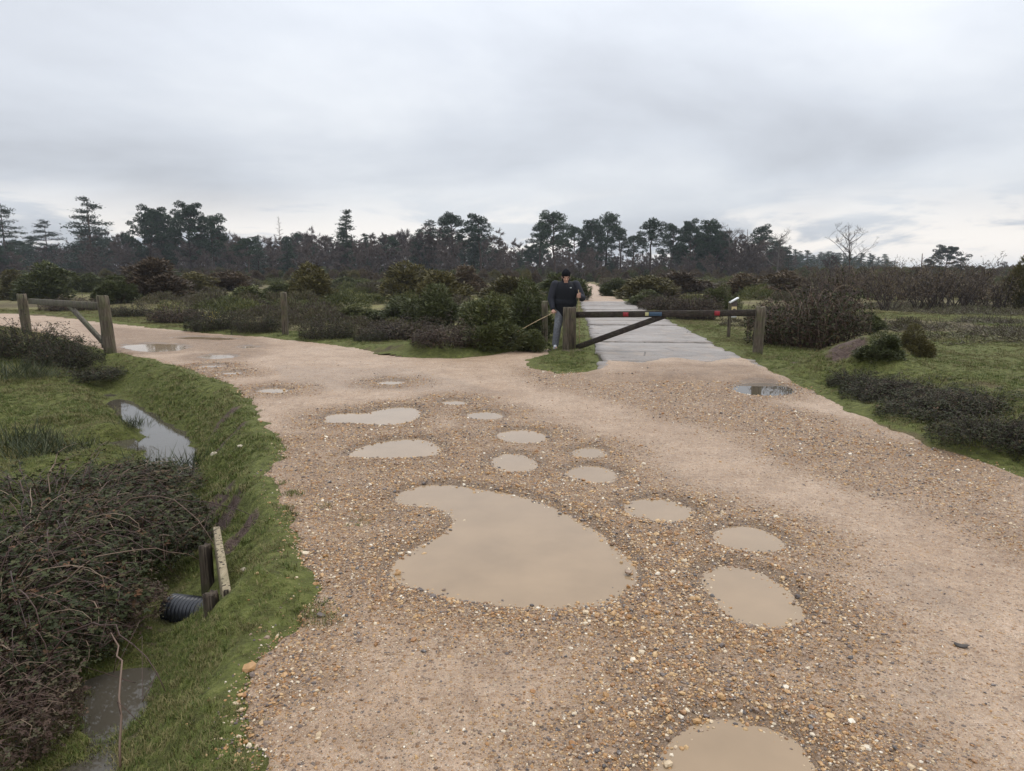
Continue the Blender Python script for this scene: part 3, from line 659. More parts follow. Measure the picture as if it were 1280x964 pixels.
# ---- turf
def tuft(seed, nb, hgt, spread, wid, lean):
    r = np.random.default_rng(seed); m = MB(); b = np.column_stack((r.normal(0, spread, (nb, 2)), np.full(nb, -.01)))
    az = r.random(nb) * 6.28; ln = r.uniform(.2, 1, nb) * lean; L = hgt * r.uniform(.5, 1.15, nb)
    d1 = np.column_stack((np.cos(az) * ln * .4, np.sin(az) * ln * .4, np.ones(nb))); d2 = np.column_stack((np.cos(az) * ln * 1.6, np.sin(az) * ln * 1.6, np.full(nb, .6)))
    d1 /= np.linalg.norm(d1, axis=1)[:, None]; d2 /= np.linalg.norm(d2, axis=1)[:, None]
    sd = np.column_stack((-np.sin(az), np.cos(az), 0 * az)) * wid * .5
    p1 = b + d1 * L[:, None] * .55; p2 = p1 + d2 * L[:, None] * .5
    V = np.stack((b - sd, b + sd, p1 + sd * .8, p1 - sd * .8, p2), 1).reshape(-1, 3); i = np.arange(nb)[:, None] * 5
    m.add(V, i + np.array([[3, 2, 4]]), i + np.array([[0, 1, 2, 3]]), np.repeat(r.random(nb), 5)); return m.data('grass_tuft')
def spread_pts(n, ymin, ymax, wid, add, p):
    y = ymin + (ymax - ymin) * rng.random(n) ** p; x = (rng.random(n) * 2 - 1) * (wid * y + add)
    pdf = (1 / p) * ((y - ymin) / (ymax - ymin) + 1e-9) ** (1 / p - 1) / (ymax - ymin) / (2 * (wid * y + add)) * n
    return x, y, pdf
x, y, pdf = spread_pts(700000, 1.9, 70, .80, 1.2, 1.9)
d = np.hypot(x, y); rs = road_sd(x, y); io = np.maximum(np.maximum(rs, conc_sd(x, y)), track_sd(x, y)); lu = lush_at(x, y, -io)
patchy = sstep(.56, .66, fbm(x * 3.2, y * 3.2, 91, 3)) * sstep(.75, .1, rs) * (x < 0) * (y < 6.2) * sstep(-3.0, -.2, x)
hh = height(x, y, rs)
wetd = ((hh < np.where(y > 5.6, -.43, -.41)) & (x < 0) & (y < 12))
ea_ = earth_at(x, y); want = 2100 * (1 - .9 * sstep(.3, .7, ea_ + .5 * (fbm(x * 5, y * 5, 77, 2) - .5))) * np.minimum(1, (4.2 / d) ** 1.45) * np.maximum(lu * sstep(.05, -.45, io + .5 * (fbm(x * 3, y * 3, 92, 3) - .5)), .35 * patchy * (io < .6)) * np.where(wetd, np.where(y > 6, .25, .40), 1) * sstep(.05, .16, line_d(x, y, HEADB)) * sstep(.1, .22, line_d(x, y, PIPEL)) * (.35 + 1.1 * fbm(x * 2.5, y * 2.5, 95, 3))
ok = (rng.random(len(x)) < want / pdf) & (conc_sd(x, y) < .04)
x, y, d, rs, io, hh, lu = (a[ok] for a in (x, y, d, rs, io, hh, lu))
sc = (.7 + .7 * rng.random(len(x))) * (1 + d * .03) * (.26 + .68 * fbm(x * 1.2, y * 1.2, 97, 2))
gz = np.where(rs > .05, 0.0, hh)
dry = (rng.random(len(x)) < .20 + .4 * sstep(.45, .65, fbm(x * .9, y * .9, 98, 3)) + .5 * sstep(13, 24, d) * sstep(.3, .6, fbm(x / 3, y / 3, 99, 3)))
idx = np.where(dry, 5 + rng.integers(0, 3, len(x)), rng.integers(0, 5, len(x)))
rot = np.column_stack((rng.normal(0, .15, len(x)), rng.normal(0, .15, len(x)), rng.random(len(x)) * 6.28))
scatter('grass', np.column_stack((x, y, gz)), rot, sc, idx, [(tuft(i, 24, .030 + .006 * i, .024, .0042, 1.3), M['grass']) for i in range(5)] + [(tuft(20 + i, 24, .04 + .008 * i, .026, .004, 1.4), M['grass_dry']) for i in range(3)],
        'short green grass of the verges, ditch and heath lawns', 'grass')
NGR = len(x)

# ------------------------------------------------------------------ shrubs
def copies(proto_parts, name, loc, rz, scale, label, cat, group=None):
    """a thing with its own copies of the parts (mesh data shared)"""
    o = empty(name, loc, rz); o.scale = scale
    for pn, d, m in proto_parts: link(pn, d, m, o)
    return tag(o, label, cat, group)
def unit(v): return v / (np.linalg.norm(v, axis=-1, keepdims=True) + 1e-9)
def gorse(seed, nl=11, n=9000, leaf=.10, wide=.030, spiky=.5):
    """rounded lobes of short spiky shoots, unit width 1 (radius .5) and unit height 1"""
    r = np.random.default_rng(seed); m, st = MB(), MB(); lob = []
    for i in range(nl):
        a = r.random() * 6.28; q = r.random() ** .6 * .33; hz_ = r.uniform(.22, .78) * (1 - q * .9); lob.append((math.cos(a) * q, math.sin(a) * q, hz_, r.uniform(.10, .22), r.uniform(.14, .30)))
    lob.append((0, 0, .62, .2, .34))
    for i in range(6):
        a = r.random() * 6.28; lob.append((math.cos(a) * .34, math.sin(a) * .34, r.uniform(.12, .24), .15, .2))
    lob = np.array(lob); w = lob[:, 3] ** 2; k = r.choice(len(lob), n, p=w / w.sum()); lb = lob[k]
    nr = unit(r.normal(size=(n, 3)) + (0, 0, .35)); rad = r.uniform(.62, 1.03, n) ** .6
    C = lb[:, :3] + nr * np.column_stack((lb[:, 3], lb[:, 3], lb[:, 4])) * rad[:, None]
    C *= 1 + .42 * (fbm(C[:, 0] * 6 + seed, C[:, 1] * 6 + C[:, 2] * 5, seed, 3)[:, None] - .5)
    C[:, 2] = np.abs(C[:, 2]); D = unit(nr * (1, 1, .6) + r.normal(0, spiky, (n, 3)) + (0, 0, .55))
    hue = np.clip(.30 + .40 * (fbm(lb[:, 0] * 5, lb[:, 1] * 5 + lb[:, 2] * 4, seed + 5, 2) - .5) + r.normal(0, .18, n) + .18 * (C[:, 2] - .5), 0, 1)
    lng = np.where(r.random(n) < .10, 1.5, 1.0)
    m.leaves(C, D, leaf * r.uniform(.5, 1.2, n) * lng, wide * r.uniform(.6, 1.2, n), r, hue)
    for l in lob:
        e = l[:3] + (0, 0, l[4] * .3); t = np.linspace(0, 1, 5)[:, None]; b = np.array((l[0] * .25, l[1] * .25, -.04))
        st.tube(b + (e - b) * t + np.sin(t * 3.1) * r.normal(0, .03, 3), np.linspace(.018, .004, 5), 5, r.random())
        for _ in range(5):
            s0 = b + (e - b) * r.uniform(.4, 1); st.tube([s0, s0 + r.normal(0, .06, 3) + (0, 0, .04), s0 + r.normal(0, .10, 3) + (0, 0, .09)], [.006, .004, .002], 3, r.random())
    return [('foliage', m.data('gorse_foliage'), None), ('stem', st.data('gorse_stem'), None)]
def dress(parts, fm, sm):
    out_ = []
    for nme, d, _ in parts:
        d = d.copy(); d.materials.clear(); d.materials.append(M[fm] if nme == 'foliage' else M[sm]); out_.append((nme, d, None))
    return out_
GB = [gorse(100 + i, 9 + i, 11000, .075, .024) for i in range(4)]            # far, large bushes
GN = [gorse(120 + i, 11, 15000, .070, .016, .6) for i in range(3)]           # nearer bushes
GF = {(k, c): dress(p, c, 'twig_dark') for k, p in enumerate(GB + GN) for c in ('gorse', 'gorse_olive', 'gorse_brown')}

def bramble(seed, ncane=150, nleaf=2600, leaf=.06, H=1.0, cr=.006, arch=1.0, droop=.5):
    """a tangle of arching canes with leaflets along them; unit width 1, height 1"""
    r = np.random.default_rng(seed); st, m = MB(), MB(); PT, TG = [], []
    for i in range(ncane):
        a, q = r.random() * 6.28, r.random() ** .5 * .38; b = np.array((math.cos(a) * q, math.sin(a) * q, -.03))
        a2 = a + r.normal(0, .9); L = r.uniform(.2, .55); hgt = H * r.uniform(.4, 1.0) * (1 - 2.3 * q ** 1.4) * (1.35 if r.random() < .08 else 1) * (.65 + .7 * vnoise(b[0] * 5 + seed, b[1] * 5, seed))
        e = b + np.array((math.cos(a2) * L, math.sin(a2) * L, 0)); t = np.linspace(0, 1, 8)[:, None]
        p = b + (e - b) * t + np.array((0, 0, 1)) * hgt * np.sin(np.clip(t * r.uniform(1.6, 3.2), 0, 3.14)) ** .8 * (1 - .25 * t) + np.cumsum(r.normal(0, .012, (8, 3)), 0)
        lim = np.linalg.norm(p[:, :2], axis=1); p[:, :2] *= np.where(lim > .56, .56 / lim, 1)[:, None]; p[:, 2] = np.maximum(p[:, 2], -.02)
        st.tube(p, np.linspace(cr, cr * .35, 8), 4, r.random() ** 1.5, False); PT.append(p); TG.append(np.gradient(p, axis=0))
    PT = np.vstack(PT); TG = unit(np.vstack(TG)); k = r.integers(0, len(PT), nleaf)
    C = PT[k] + TG[k] * r.normal(0, .02, (nleaf, 1)) + r.normal(0, .018, (nleaf, 3)); C[:, 2] = np.abs(C[:, 2])
    D = unit(r.normal(size=(nleaf, 3)) * (1, 1, .5) + (0, 0, .15)); S = unit(np.cross(D, r.normal(0, .9, (nleaf, 3)) + (0, 0, .8))); N = np.cross(S, D); N *= np.sign(N[:, 2:3] + 1e-6)
    tint = r.random(nleaf); L0 = leaf * r.uniform(.6, 1.25, nleaf)
    for ang, sc in ((0, 1.0), (1.05, .8), (-1.05, .8)):
        d = D * math.cos(ang) + S * math.sin(ang); sd = np.cross(N, d); L = (L0 * sc)[:, None]; b = C + d * L * .15
        V = np.stack((b, b + d * L * .35 + sd * L * .30 + N * L * .10, b + d * L * .72 + sd * L * .22 + N * L * .06, b + d * L - N * L * .10,
                      b + d * L * .72 - sd * L * .22 + N * L * .06, b + d * L * .35 - sd * L * .30 + N * L * .10), 1).reshape(-1, 3)
        i = np.arange(nleaf)[:, None] * 6
        m.add(V, None, np.vstack((i + np.array([[0, 1, 2, 3]]), i + np.array([[0, 3, 4, 5]]))), np.repeat(np.clip(tint + r.normal(0, .05, nleaf), 0, 1), 6))
    return [('foliage', m.data('bramble_leaves'), None), ('stem', st.data('bramble_canes'), None)]
BN = [dress(bramble(200 + i, 280, 5000, .021, .55, .0030), ('bramble_leaf', 'bramble_leaf', 'bramble_leaf', 'bramble_dry')[i], 'cane') for i in range(4)]      # close brambles, about 1.6 m wide
BB = [dress(bramble(210 + i, 520, 7500, .018, .95, .0030), 'bramble_leaf', 'cane') for i in range(2)]      # big tangled dome
BL = [dress(bramble(220 + i, 300, 6500, .019, .85, .003), 'bramble_leaf', 'twig_dark') for i in range(2)]   # low dark sprawl
BD = [dress(bramble(230 + i, 300, 5000, .022, .9, .004), 'bramble_dry', 'twig_dark') for i in range(2)]

def place(u, vb, wpx, vt, parts, name, label, cat='bush', group=None, z0=None, hs=1.0, seed=None, sink=.04):
    g = GT(u, vb); z = g[2]; w = wpx * mpp(u, vb, z); h = (at(u, vt, g[1] + w * .15)[2] - z) * hs
    r = random.Random(seed if seed is not None else int(u * 7 + vb * 13))
    return copies(parts, name, (g[0], g[1] + w * .2, z - sink), r.random() * 6.28, (w * 1.05, w * 1.05, max(h, .12) * 1.05), label, cat, group)

L_ = [ # far gorse: u, base v, width px, top v, mesh, colour, label
 (10, 374, 46, 337, 0, 'gorse_olive', 'yellowish gorse bush cut off by the picture edge behind the grey barrier'),
 (52, 376, 78, 331, 1, 'gorse', 'dark gorse bush above the far post of the grey barrier'),
 (104, 366, 50, 341, 2, 'gorse', 'low gorse bush filling in behind the dark bush over the grey barrier'),
 (186, 376, 96, 322, 3, 'gorse_brown', 'biggest brown-topped gorse bush just past the leaning barrier post'),
 (140, 380, 56, 344, 0, 'gorse', 'dark green gorse bush leaning on the biggest brown-topped gorse'),
 (238, 366, 66, 342, 1, 'gorse_olive', 'olive gorse bush next after the biggest brown-topped gorse'),
 (285, 364, 66, 338, 2, 'gorse_brown', 'brownish gorse bush on the heath far behind the lone post'),
 (303, 386, 66, 357, 3, 'gorse', 'low dark gorse bush short of the lone post'),
 (345, 372, 40, 352, 0, 'gorse', 'small gorse bush peeping over beside the lone post'),
 (386, 382, 70, 333, 1, 'gorse_olive', 'neat dome-shaped gorse bush standing alone behind the lone post'),
 (502, 374, 74, 326, 2, 'gorse_olive', 'tall dome-shaped gorse bush in the middle of the heath'),
 (552, 380, 78, 338, 3, 'gorse_olive', 'olive gorse bush touching the tall mid-heath dome'),
 (582, 368, 56, 332, 0, 'gorse_brown', 'brown gorse bush topping the clump beyond the mid-heath dome'),
 (432, 364, 46, 347, 1, 'gorse', 'small far gorse bush between the two dome-shaped bushes'),
 (445, 402, 70, 379, 4, 'gorse', 'low gorse bush on the heath between lone post and big gorse'),
 (395, 400, 56, 382, 5, 'gorse', 'low gorse bush just past the lone post'),
 (500, 408, 80, 372, 6, 'gorse', 'dark gorse bush at the front of the mid-heath clump'),
 (545, 412, 80, 356, 4, 'gorse', 'bright green spiky gorse bush left of the big gorse by the walker'),
 (612, 436, 100, 370, 5, 'gorse', 'big dark gorse bush nearest the walking man'),
 (660, 428, 74, 352, 6, 'gorse', 'tall gorse bush close behind the walking man'),
 (668, 440, 44, 411, 4, 'gorse', 'little gorse bush under the tip of the slanted cane'),
 (640, 384, 80, 345, 3, 'gorse_olive', 'olive gorse bush behind the big gorse by the walker'),
 (700, 376, 70, 341, 0, 'gorse', 'gorse bush just behind the head of the walking man'),
 (772, 370, 44, 349, 1, 'gorse', 'rounded gorse bush on the bend of the far track'),
 (808, 374, 84, 344, 2, 'gorse_olive', 'wide gorse bush across the track from the walking man'),
 (856, 368, 78, 340, 3, 'gorse_brown', 'brown-topped gorse bush over the middle of the dark barrier'),
 (812, 382, 50, 362, 4, 'gorse', 'low green gorse bush at the edge of the concrete'),
 (905, 388, 46, 357, 5, 'gorse', 'dark green gorse bush just above the waymark post'),
 (935, 372, 70, 342, 0, 'gorse_brown', 'rusty gorse bush beyond the waymark post'),
 (985, 366, 66, 340, 1, 'gorse_brown', 'rusty gorse bush behind the tangled bramble dome'),
 (1056, 410, 36, 375, 6, 'gorse', 'upright dark gorse bush at the flank of the tangled bramble dome'),
 (1090, 416, 42, 390, 4, 'gorse', 'compact round gorse bush on the open turf'),
 (1106, 450, 60, 414, 5, 'gorse', 'dark ragged gorse bush behind the bare earth mound'),
 (1146, 447, 46, 405, 6, 'gorse_olive', 'ragged gorse bush with dead fronds beside the dark ragged one'),
]
for u, vb, w, vt, k, c, lab in L_: place(u, vb, w, vt, GF[(k, c)], 'gorse_bush', lab, 'bush', 'gorse bushes on the heath')
B_ = [
 (1018, 435, 126, 364, BB[0], 'big tangled dome of brown bramble behind the slim gate post'),
 (958, 410, 44, 380, BD[0], 'brown bramble under the waymark post beside the concrete'),
 (872, 400, 56, 366, BD[1], 'brown bramble behind the middle of the dark barrier'),
 (985, 412, 60, 374, BB[1], 'dry bramble joining the big tangled dome to the track side'),
 (832, 388, 54, 366, BD[0], 'low brown bramble at the far end of the concrete slabs'),
 (28, 446, 96, 396, BL[0], 'dark bramble round the far post of the grey barrier'),
 (72, 458, 76, 420, BL[1], 'thin twiggy bramble in front of the grey barrier rail'),
 (96, 474, 84, 444, BL[0], 'low dark bramble on the turf below the leaning post'),
 (1130, 506, 110, 456, BL[1], 'dark low bramble spilling over the near side of the earth mound'),
 (1190, 526, 124, 466, BL[0], 'dark low bramble in the middle of the bank by the verge'),
 (1255, 556, 124, 484, BL[1], 'dark low bramble on the bank at the picture edge'),
 (1175, 494, 110, 455, BL[0], 'sprawling bramble on the crest of the bank before the turf'),
 (1245, 514, 110, 470, BL[1], 'sprawling bramble behind the bank near the picture edge'),
 (1085, 488, 70, 458, BL[0], 'small bramble patch between the two earth mounds'),
 (1310, 572, 110, 505, BL[0], 'bramble at the very end of the bank, mostly out of the picture'),
 (265, 413, 62, 384, BL[1], 'roadside bramble with a few yellow flowers short of the lone post'),
 (215, 404, 56, 381, BD[1], 'roadside bramble just past the leaning barrier post'),
 (318, 416, 52, 387, BL[0], 'roadside bramble just short of the lone post'),
 (405, 424, 56, 394, BL[1], 'dark roadside bramble just past the lone post'),
 (500, 424, 90, 396, BD[0], 'purplish bramble behind the grassy hump'),
 (560, 432, 80, 404, BD[1], 'brown bramble between the grassy hump and the big gorse'),
 (462, 428, 36, 407, BL[0], 'small dark bramble at the near end of the grassy hump'),
 (160, 396, 52, 376, BL[0], 'bramble across the road behind the leaning barrier post'),
 (80, 389, 56, 370, BD[0], 'bramble across the road behind the grey barrier rail'),
]
for u, vb, w, vt, p, lab in B_:
    o = place(u, vb, w, vt, p, 'bramble', lab, 'bramble', 'brambles along the road and bank', hs=1.9 if 'dome of' in lab else .95 if vb > 470 else 1.5)
    if 'yellow' in lab:
        fl = MB(); rf = np.random.default_rng(3); ca, sa = math.cos(-o.rotation_euler.z), math.sin(-o.rotation_euler.z); q0 = np.array((ca * .12 + sa * .42, sa * .12 - ca * .42, .5))
        fl.leaves(q0 + rf.normal(0, (.05, .05, .08), (30, 3)), rf.normal(size=(30, 3)), .02, .016, rf); fo = fl.build('flowers', M['flower'], o); fo['kind'] = 'stuff'

rk = random.Random(5)
for i in range(12):
    u = 1075 + 230 * i / 11 + rk.uniform(-8, 8); vb = 480 + (u - 1075) * .33 + rk.uniform(-14, 10); w = rk.uniform(34, 70)
    place(u, vb, w, vb - w * rk.uniform(.45, .75), (BL + BD + BD + BB)[i % 8], 'bramble', 'low straggly bramble filling in along the bank by the verge', 'bramble', 'straggly brambles on the bank', hs=.9)
# close brambles over the ditch: u, v, height of ground, width m, height m
near = [(60, 640, 1.7, .75, 'dark bramble farthest up the ditch, below the narrow strip of water'), (150, 610, 1.2, .55, 'bramble nearest the silvery pool in the ditch'), (20, 720, 1.6, .85, 'bramble at the picture edge, middle of the close thicket'),
        (105, 690, 1.4, .8, 'thick heart of the close bramble thicket up from the pipe'), (190, 655, .85, .6, 'bramble tangled round the top of the timber headboard'), (-15, 830, 1.05, .65, 'bramble with long red canes beside the ditch mouth'),
        (110, 770, .7, .42, 'low bramble just over the open end of the pipe'), (-80, 930, .9, .6, 'nearest bramble in the bottom corner of the picture'), (-60, 800, 1.6, .8, 'bramble thicket running out of the picture by the ditch'),
        (15, 905, .45, .35, 'small bramble at the water in the bottom corner'), (250, 640, .8, .4, 'sparse bramble on the road bank above the headboard')]
for i, (u, v, w, h, lab) in enumerate(near):
    g = G(u, v, -.3); z = hz(g[0], g[1]); copies(BN[(0, 1, 2, 1, 0, 2, 3, 3, 2, 3, 1)[i]], 'bramble', (g[0], g[1], z - .03), i * 2.1 + .3, (w, w, h * 1.1), lab, 'bramble', 'close brambles over the ditch')
# long bare canes
rc = np.random.default_rng(77)
canes = [((100, 700), (190, 640), (275, 690), .55, 'long pale cane arching out of the thicket toward the headboard'), ((0, 770), (110, 690), (215, 715), .5, 'red cane running along the close thicket'), ((30, 790), (120, 740), (250, 700), .42, 'thin red cane crossing below the long pale cane'),
         ((150, 960), (165, 850), (130, 800), .35, 'pale dry stalk hanging over the ditch mouth'), ((170, 640), (250, 655), (330, 655), .3, 'dark thorny cane reaching over the headboard to the gravel'), ((40, 860), (130, 800), (210, 870), .4, 'brown cane bending down to the ditch water')]
for a, b, c, h, lab in canes:
    pa, pb, pc = G(*a, -.25), G(*b, -.2 + h * .3), G(*c, -.18); t = np.linspace(0, 1, 14)[:, None]
    p = pa * (1 - t) ** 2 + 2 * t * (1 - t) * (pb + (0, 0, h)) + pc * t ** 2 + rc.normal(0, .008, (14, 3)); m = MB(); m.tube(p, np.linspace(.005, .002, 14), 5, .8 if 'pale' in lab else .25)
    for q in p[2:-1:2]: m.tube([q, q + rc.normal(0, .05, 3), q + rc.normal(0, .09, 3)], [.002, .0015, .001], 3, .4)
    tag(m.build('bramble_cane', M['cane']), lab, 'cane')
# rush tufts on the wet turf
def rush(seed):
    m = MB(); r = np.random.default_rng(seed); n = 160; b = np.column_stack((r.normal(0, .09, (n, 2)), np.zeros(n))); m.leaves(b, r.normal(0, .45, (n, 3)) * (1, 1, .2) + (0, 0, 1), r.uniform(.12, .34, n), .006, r); return m.data('rush')
RU = [rush(i) for i in range(3)]
for i, (u, v, sc, lab) in enumerate([(22, 483, 1.5, 'rush tuft on the turf nearest the low dark bramble'), (52, 480, 1.2, 'thin rush tuft beside another on the upper turf'), (15, 556, 1.3, 'dark rush tuft at the picture edge beside the narrow water'), (40, 566, 1.1, 'dark rush tuft by the end of the narrow water'),
                                    (165, 527, .8, 'small dark tussock at the lip of the silvery pool'), (193, 570, 1.2, 'bent rush tuft between silvery pool and thicket'), (100, 548, 1.0, 'low brown tussock behind the narrow water'), (60, 545, .9, 'flat brown tussock left of the narrow water'), (235, 560, 1.0, 'twiggy tuft on the slope right of the silvery pool')]):
    g = G(u, v, -.25); o = link('rush_tuft', RU[i % 3], M['rush']); o.location = (g[0], g[1], hz(g[0], g[1]) - .01); o.rotation_euler = (0, 0, i); o.scale = (sc * 1.3, sc * 1.3, sc); tag(o, lab, 'rushes', 'rush tufts on the wet turf')

# ---- heather and low scrub that reads as one mass
def clump(seed, n, leaf):
    r = np.random.default_rng(seed); m = MB(); nr = unit(r.normal(size=(n, 3)) + (0, 0, .5)); nr[:, 2] = np.abs(nr[:, 2])
    C = nr * (.5, .5, .38) * r.uniform(.35, 1, (n, 1)) ** .5 * (1 + .5 * (fbm(nr[:, 0] * 3 + 9, nr[:, 1] * 3 + nr[:, 2] * 2, seed, 2)[:, None] - .5)); m.leaves(C, nr + r.normal(0, .5, (n, 3)) + (0, 0, .5), leaf * r.uniform(.5, 1.2, n), leaf * .2, r); return m.data('heather_clump')
x, y, pdf = spread_pts(90000, 13, 150, .80, 3, 1.6)
io = np.maximum(np.maximum(road_sd(x, y), conc_sd(x, y)), track_sd(x, y)); lu = lush_at(x, y, -io)
nz = fbm(x / 5, y / 5, 141, 4)
fieldm = sstep(-3, 1, poly_sd(x, y, GP([(1030, 392), (1300, 388), (1500, 420), (1500, 600), (1280, 500), (1080, 440)])))
farl = sstep(.50, .60, fbm(x / 16, y / 10, 171, 3)) * sstep(24, 40, y)
want = 1.2 * (1 - (x > 3) * (y < 19)) * sstep(.52, .64, nz) * sstep(-.5, -1.1, io) * (1 - .9 * lu) * np.minimum(1, (30 / y) ** .8) * (1 - .85 * fieldm) * (1 - .92 * farl)
ok = rng.random(len(x)) < want / pdf; x, y = x[ok], y[ok]; hh = height(x, y); n = len(x)
sc = rng.uniform(.5, 1.6, n) * (1 + y * .008) * (.55 + .45 * sstep(16, 32, y))
idx = np.where(fbm(x / 7, y / 7, 151, 2) > .5, rng.integers(0, 3, n), 3 + rng.integers(0, 3, n))
scatter('heather', np.column_stack((x, y, hh - .03)), np.column_stack((np.zeros((n, 2)), rng.random(n) * 6.28)), sc, idx, [(clump(i, 1400, .085), M['heather']) for i in range(3)] + [(clump(10 + i, 1400, .085), M['gorse']) for i in range(3)], 'low heather and dwarf gorse covering the heath', 'heather')
# litter of short dead stems on the burnt turf
x, y, pdf = spread_pts(60000, 14, 60, .82, 2, 1.3); fm = poly_sd(x, y, GP([(1000, 385), (1400, 378), (1500, 440), (1150, 425), (1040, 412)]))
ok = (rng.random(len(x)) < 9 * sstep(-1, 2, fm) * sstep(.36, .55, fbm(x / 2.5, y / 2.5, 161, 3)) / pdf); x, y = x[ok], y[ok]; n = len(x)
def dead(seed):
    r = np.random.default_rng(seed); m = MB(); k = 60; m.leaves(np.column_stack((r.normal(0, .2, (k, 2)), np.zeros(k))), r.normal(0, 1, (k, 3)) * (1, 1, .4) + (0, 0, .4), r.uniform(.08, .3, k), .014, r); return m.data('dead_stems')
scatter('dead_stems', np.column_stack((x, y, height(x, y))), np.column_stack((np.zeros((n, 2)), rng.random(n) * 6.28)), rng.uniform(.6, 1.4, n), rng.integers(0, 3, n), [(dead(i), M['heather']) for i in range(3)], 'short dead gorse stems littering the burnt turf', 'stems')

# ------------------------------------------------------------------ burnt gorse: bare leggy stems
def burnt(seed):
    r = np.random.default_rng(seed); st, m = MB(), MB(); tips = []
    for i in range(r.integers(10, 16)):
        a = r.random() * 6.28; L = r.uniform(.6, 1.0); e = np.array((math.cos(a) * r.uniform(.1, .55), math.sin(a) * r.uniform(.1, .55), L)); t = np.linspace(0, 1, 7)[:, None]
        p = e * t * (1, 1, 1) + np.cumsum(r.normal(0, .028, (7, 3)), 0) + (r.normal(0, .08), r.normal(0, .08), -.03); st.tube(p, np.linspace(.013, .005, 7), 5, r.random())
        for _ in range(6):
            j = r.integers(2, 7); q = p[j] + r.normal(0, .07, 3) + (0, 0, .08); q2 = q + r.normal(0, .08, 3) + (0, 0, .10); st.tube([p[j], q, q2], [.008, .005, .003], 3, r.random()); tips += [q2, q]
    tips = np.array(tips); k = r.integers(0, len(tips), 700); C = tips[k] + r.normal(0, .05, (700, 3)); m.leaves(C, r.normal(0, 1, (700, 3)) + (0, 0, .6), r.uniform(.03, .11, 700), .012, r)
    return [('foliage', m.data('dead_shoots'), M['gorse_brown']), ('stem', st.data('burnt_stems'), M['twig_dark'])]
BU = [burnt(i) for i in range(5)]; rb = random.Random(8)
for i in range(44):
    u = 1010 + 300 * (i + rb.random()) / 44; v = rb.choice((374, 378, 383, 387, 371)) + rb.uniform(-2, 2); vt = rb.uniform(337, 357)
    if u < 1075: v -= 4
    g = G(u, v); h = (at(u, vt, g[1])[2]); copies(BU[i % 5], 'burnt_gorse', (g[0], g[1], hz(g[0], g[1]) - .02), rb.random() * 6.28, (h * rb.uniform(.9, 1.4),) * 2 + (h,), 'leggy burnt gorse with bare dark stems in the band across the heath', 'bush', 'burnt gorse in the dark band')
for u, v, vt, lab in ((1218, 372, 322, 'tallest burnt gorse with seed-headed tips against the sky'), (1136, 374, 326, 'forked burnt stem standing above the dark band')):
    g = G(u, v); h = at(u, vt, g[1])[2]; copies(BU[1], 'burnt_gorse', (g[0], g[1], 0), 1.0, (h * .9, h * .9, h), lab, 'bush')
tag(place(1283, 388, 50, 322, GF[(4, 'gorse_olive')], 'gorse_bush', 'x'), 'tall olive gorse bush at the picture edge behind the burnt stems', 'bush', 'gorse bushes on the heath')

# ------------------------------------------------------------------ trees
def sweep(r, a, b, n, wob): t = np.linspace(0, 1, n)[:, None]; return a + (b - a) * t + np.sin(t * np.pi) * r.normal(0, wob, 3) * (1, 1, .4)
def scots(seed, start=.45, spread=.24, nl=20, pad=95, top=.95):
    nl = int(nl * 1.25)
    """unit-height Scots pine: bare stem, heavy limbs, flat-bottomed pads of needles"""
    r = np.random.default_rng(seed); st, m = MB(), MB(); c = np.cumsum(r.normal(0, .012, (9, 3)) * (1, 1, 0), 0); zt = np.linspace(-.02, top, 9); T = np.column_stack((c[:, 0] - c[0, 0], c[:, 1] - c[0, 1], zt)); st.tube(T, np.linspace(.020, .005, 9), 7, r.random())
    pads = [(T[-1] + (0, 0, .0), .055)]
    for i in range(nl):
        f = start + (top - start) * ((i + r.random()) / nl) ** .9; a = i * 2.4 + r.normal(0, .4); q = (f - start) / (1 - start); L = spread * (.45 + .75 * math.sin(min(1, .25 + q * .95) * 3.0)) * r.uniform(.6, 1.15)
        b = np.array([np.interp(f, zt, T[:, k]) for k in range(3)]); e = b + np.array((math.cos(a) * L, math.sin(a) * L, L * r.uniform(.05, .6))); p = sweep(r, b, e, 5, .018); st.tube(p, np.linspace(.0065, .0025, 5), 5, r.random())
        pads.append((e, r.uniform(.055, .09))); pads.append((p[3] + r.normal(0, .022, 3), r.uniform(.035, .06)))
        if r.random() < .6: pads.append((p[2] + r.normal(0, .03, 3) + (0, 0, .02), r.uniform(.03, .05)))
    for cpt, R in pads:
        n = int(pad * (R / .05) ** 1.5); d = unit(r.normal(size=(n, 3))); C = cpt + d * (R, R, R * .55) * r.uniform(.2, 1, (n, 1)) ** .5; C[:, 2] = np.maximum(C[:, 2], cpt[2] - R * .28)
        m.leaves(C, d * (1, 1, .5) + (0, 0, .5) + r.normal(0, .4, (n, 3)), r.uniform(.016, .032, n), r.uniform(.008, .014, n), r, np.clip(.35 + .5 * d[:, 2] * .4 + r.normal(0, .2, n), 0, 1))
    return st, m
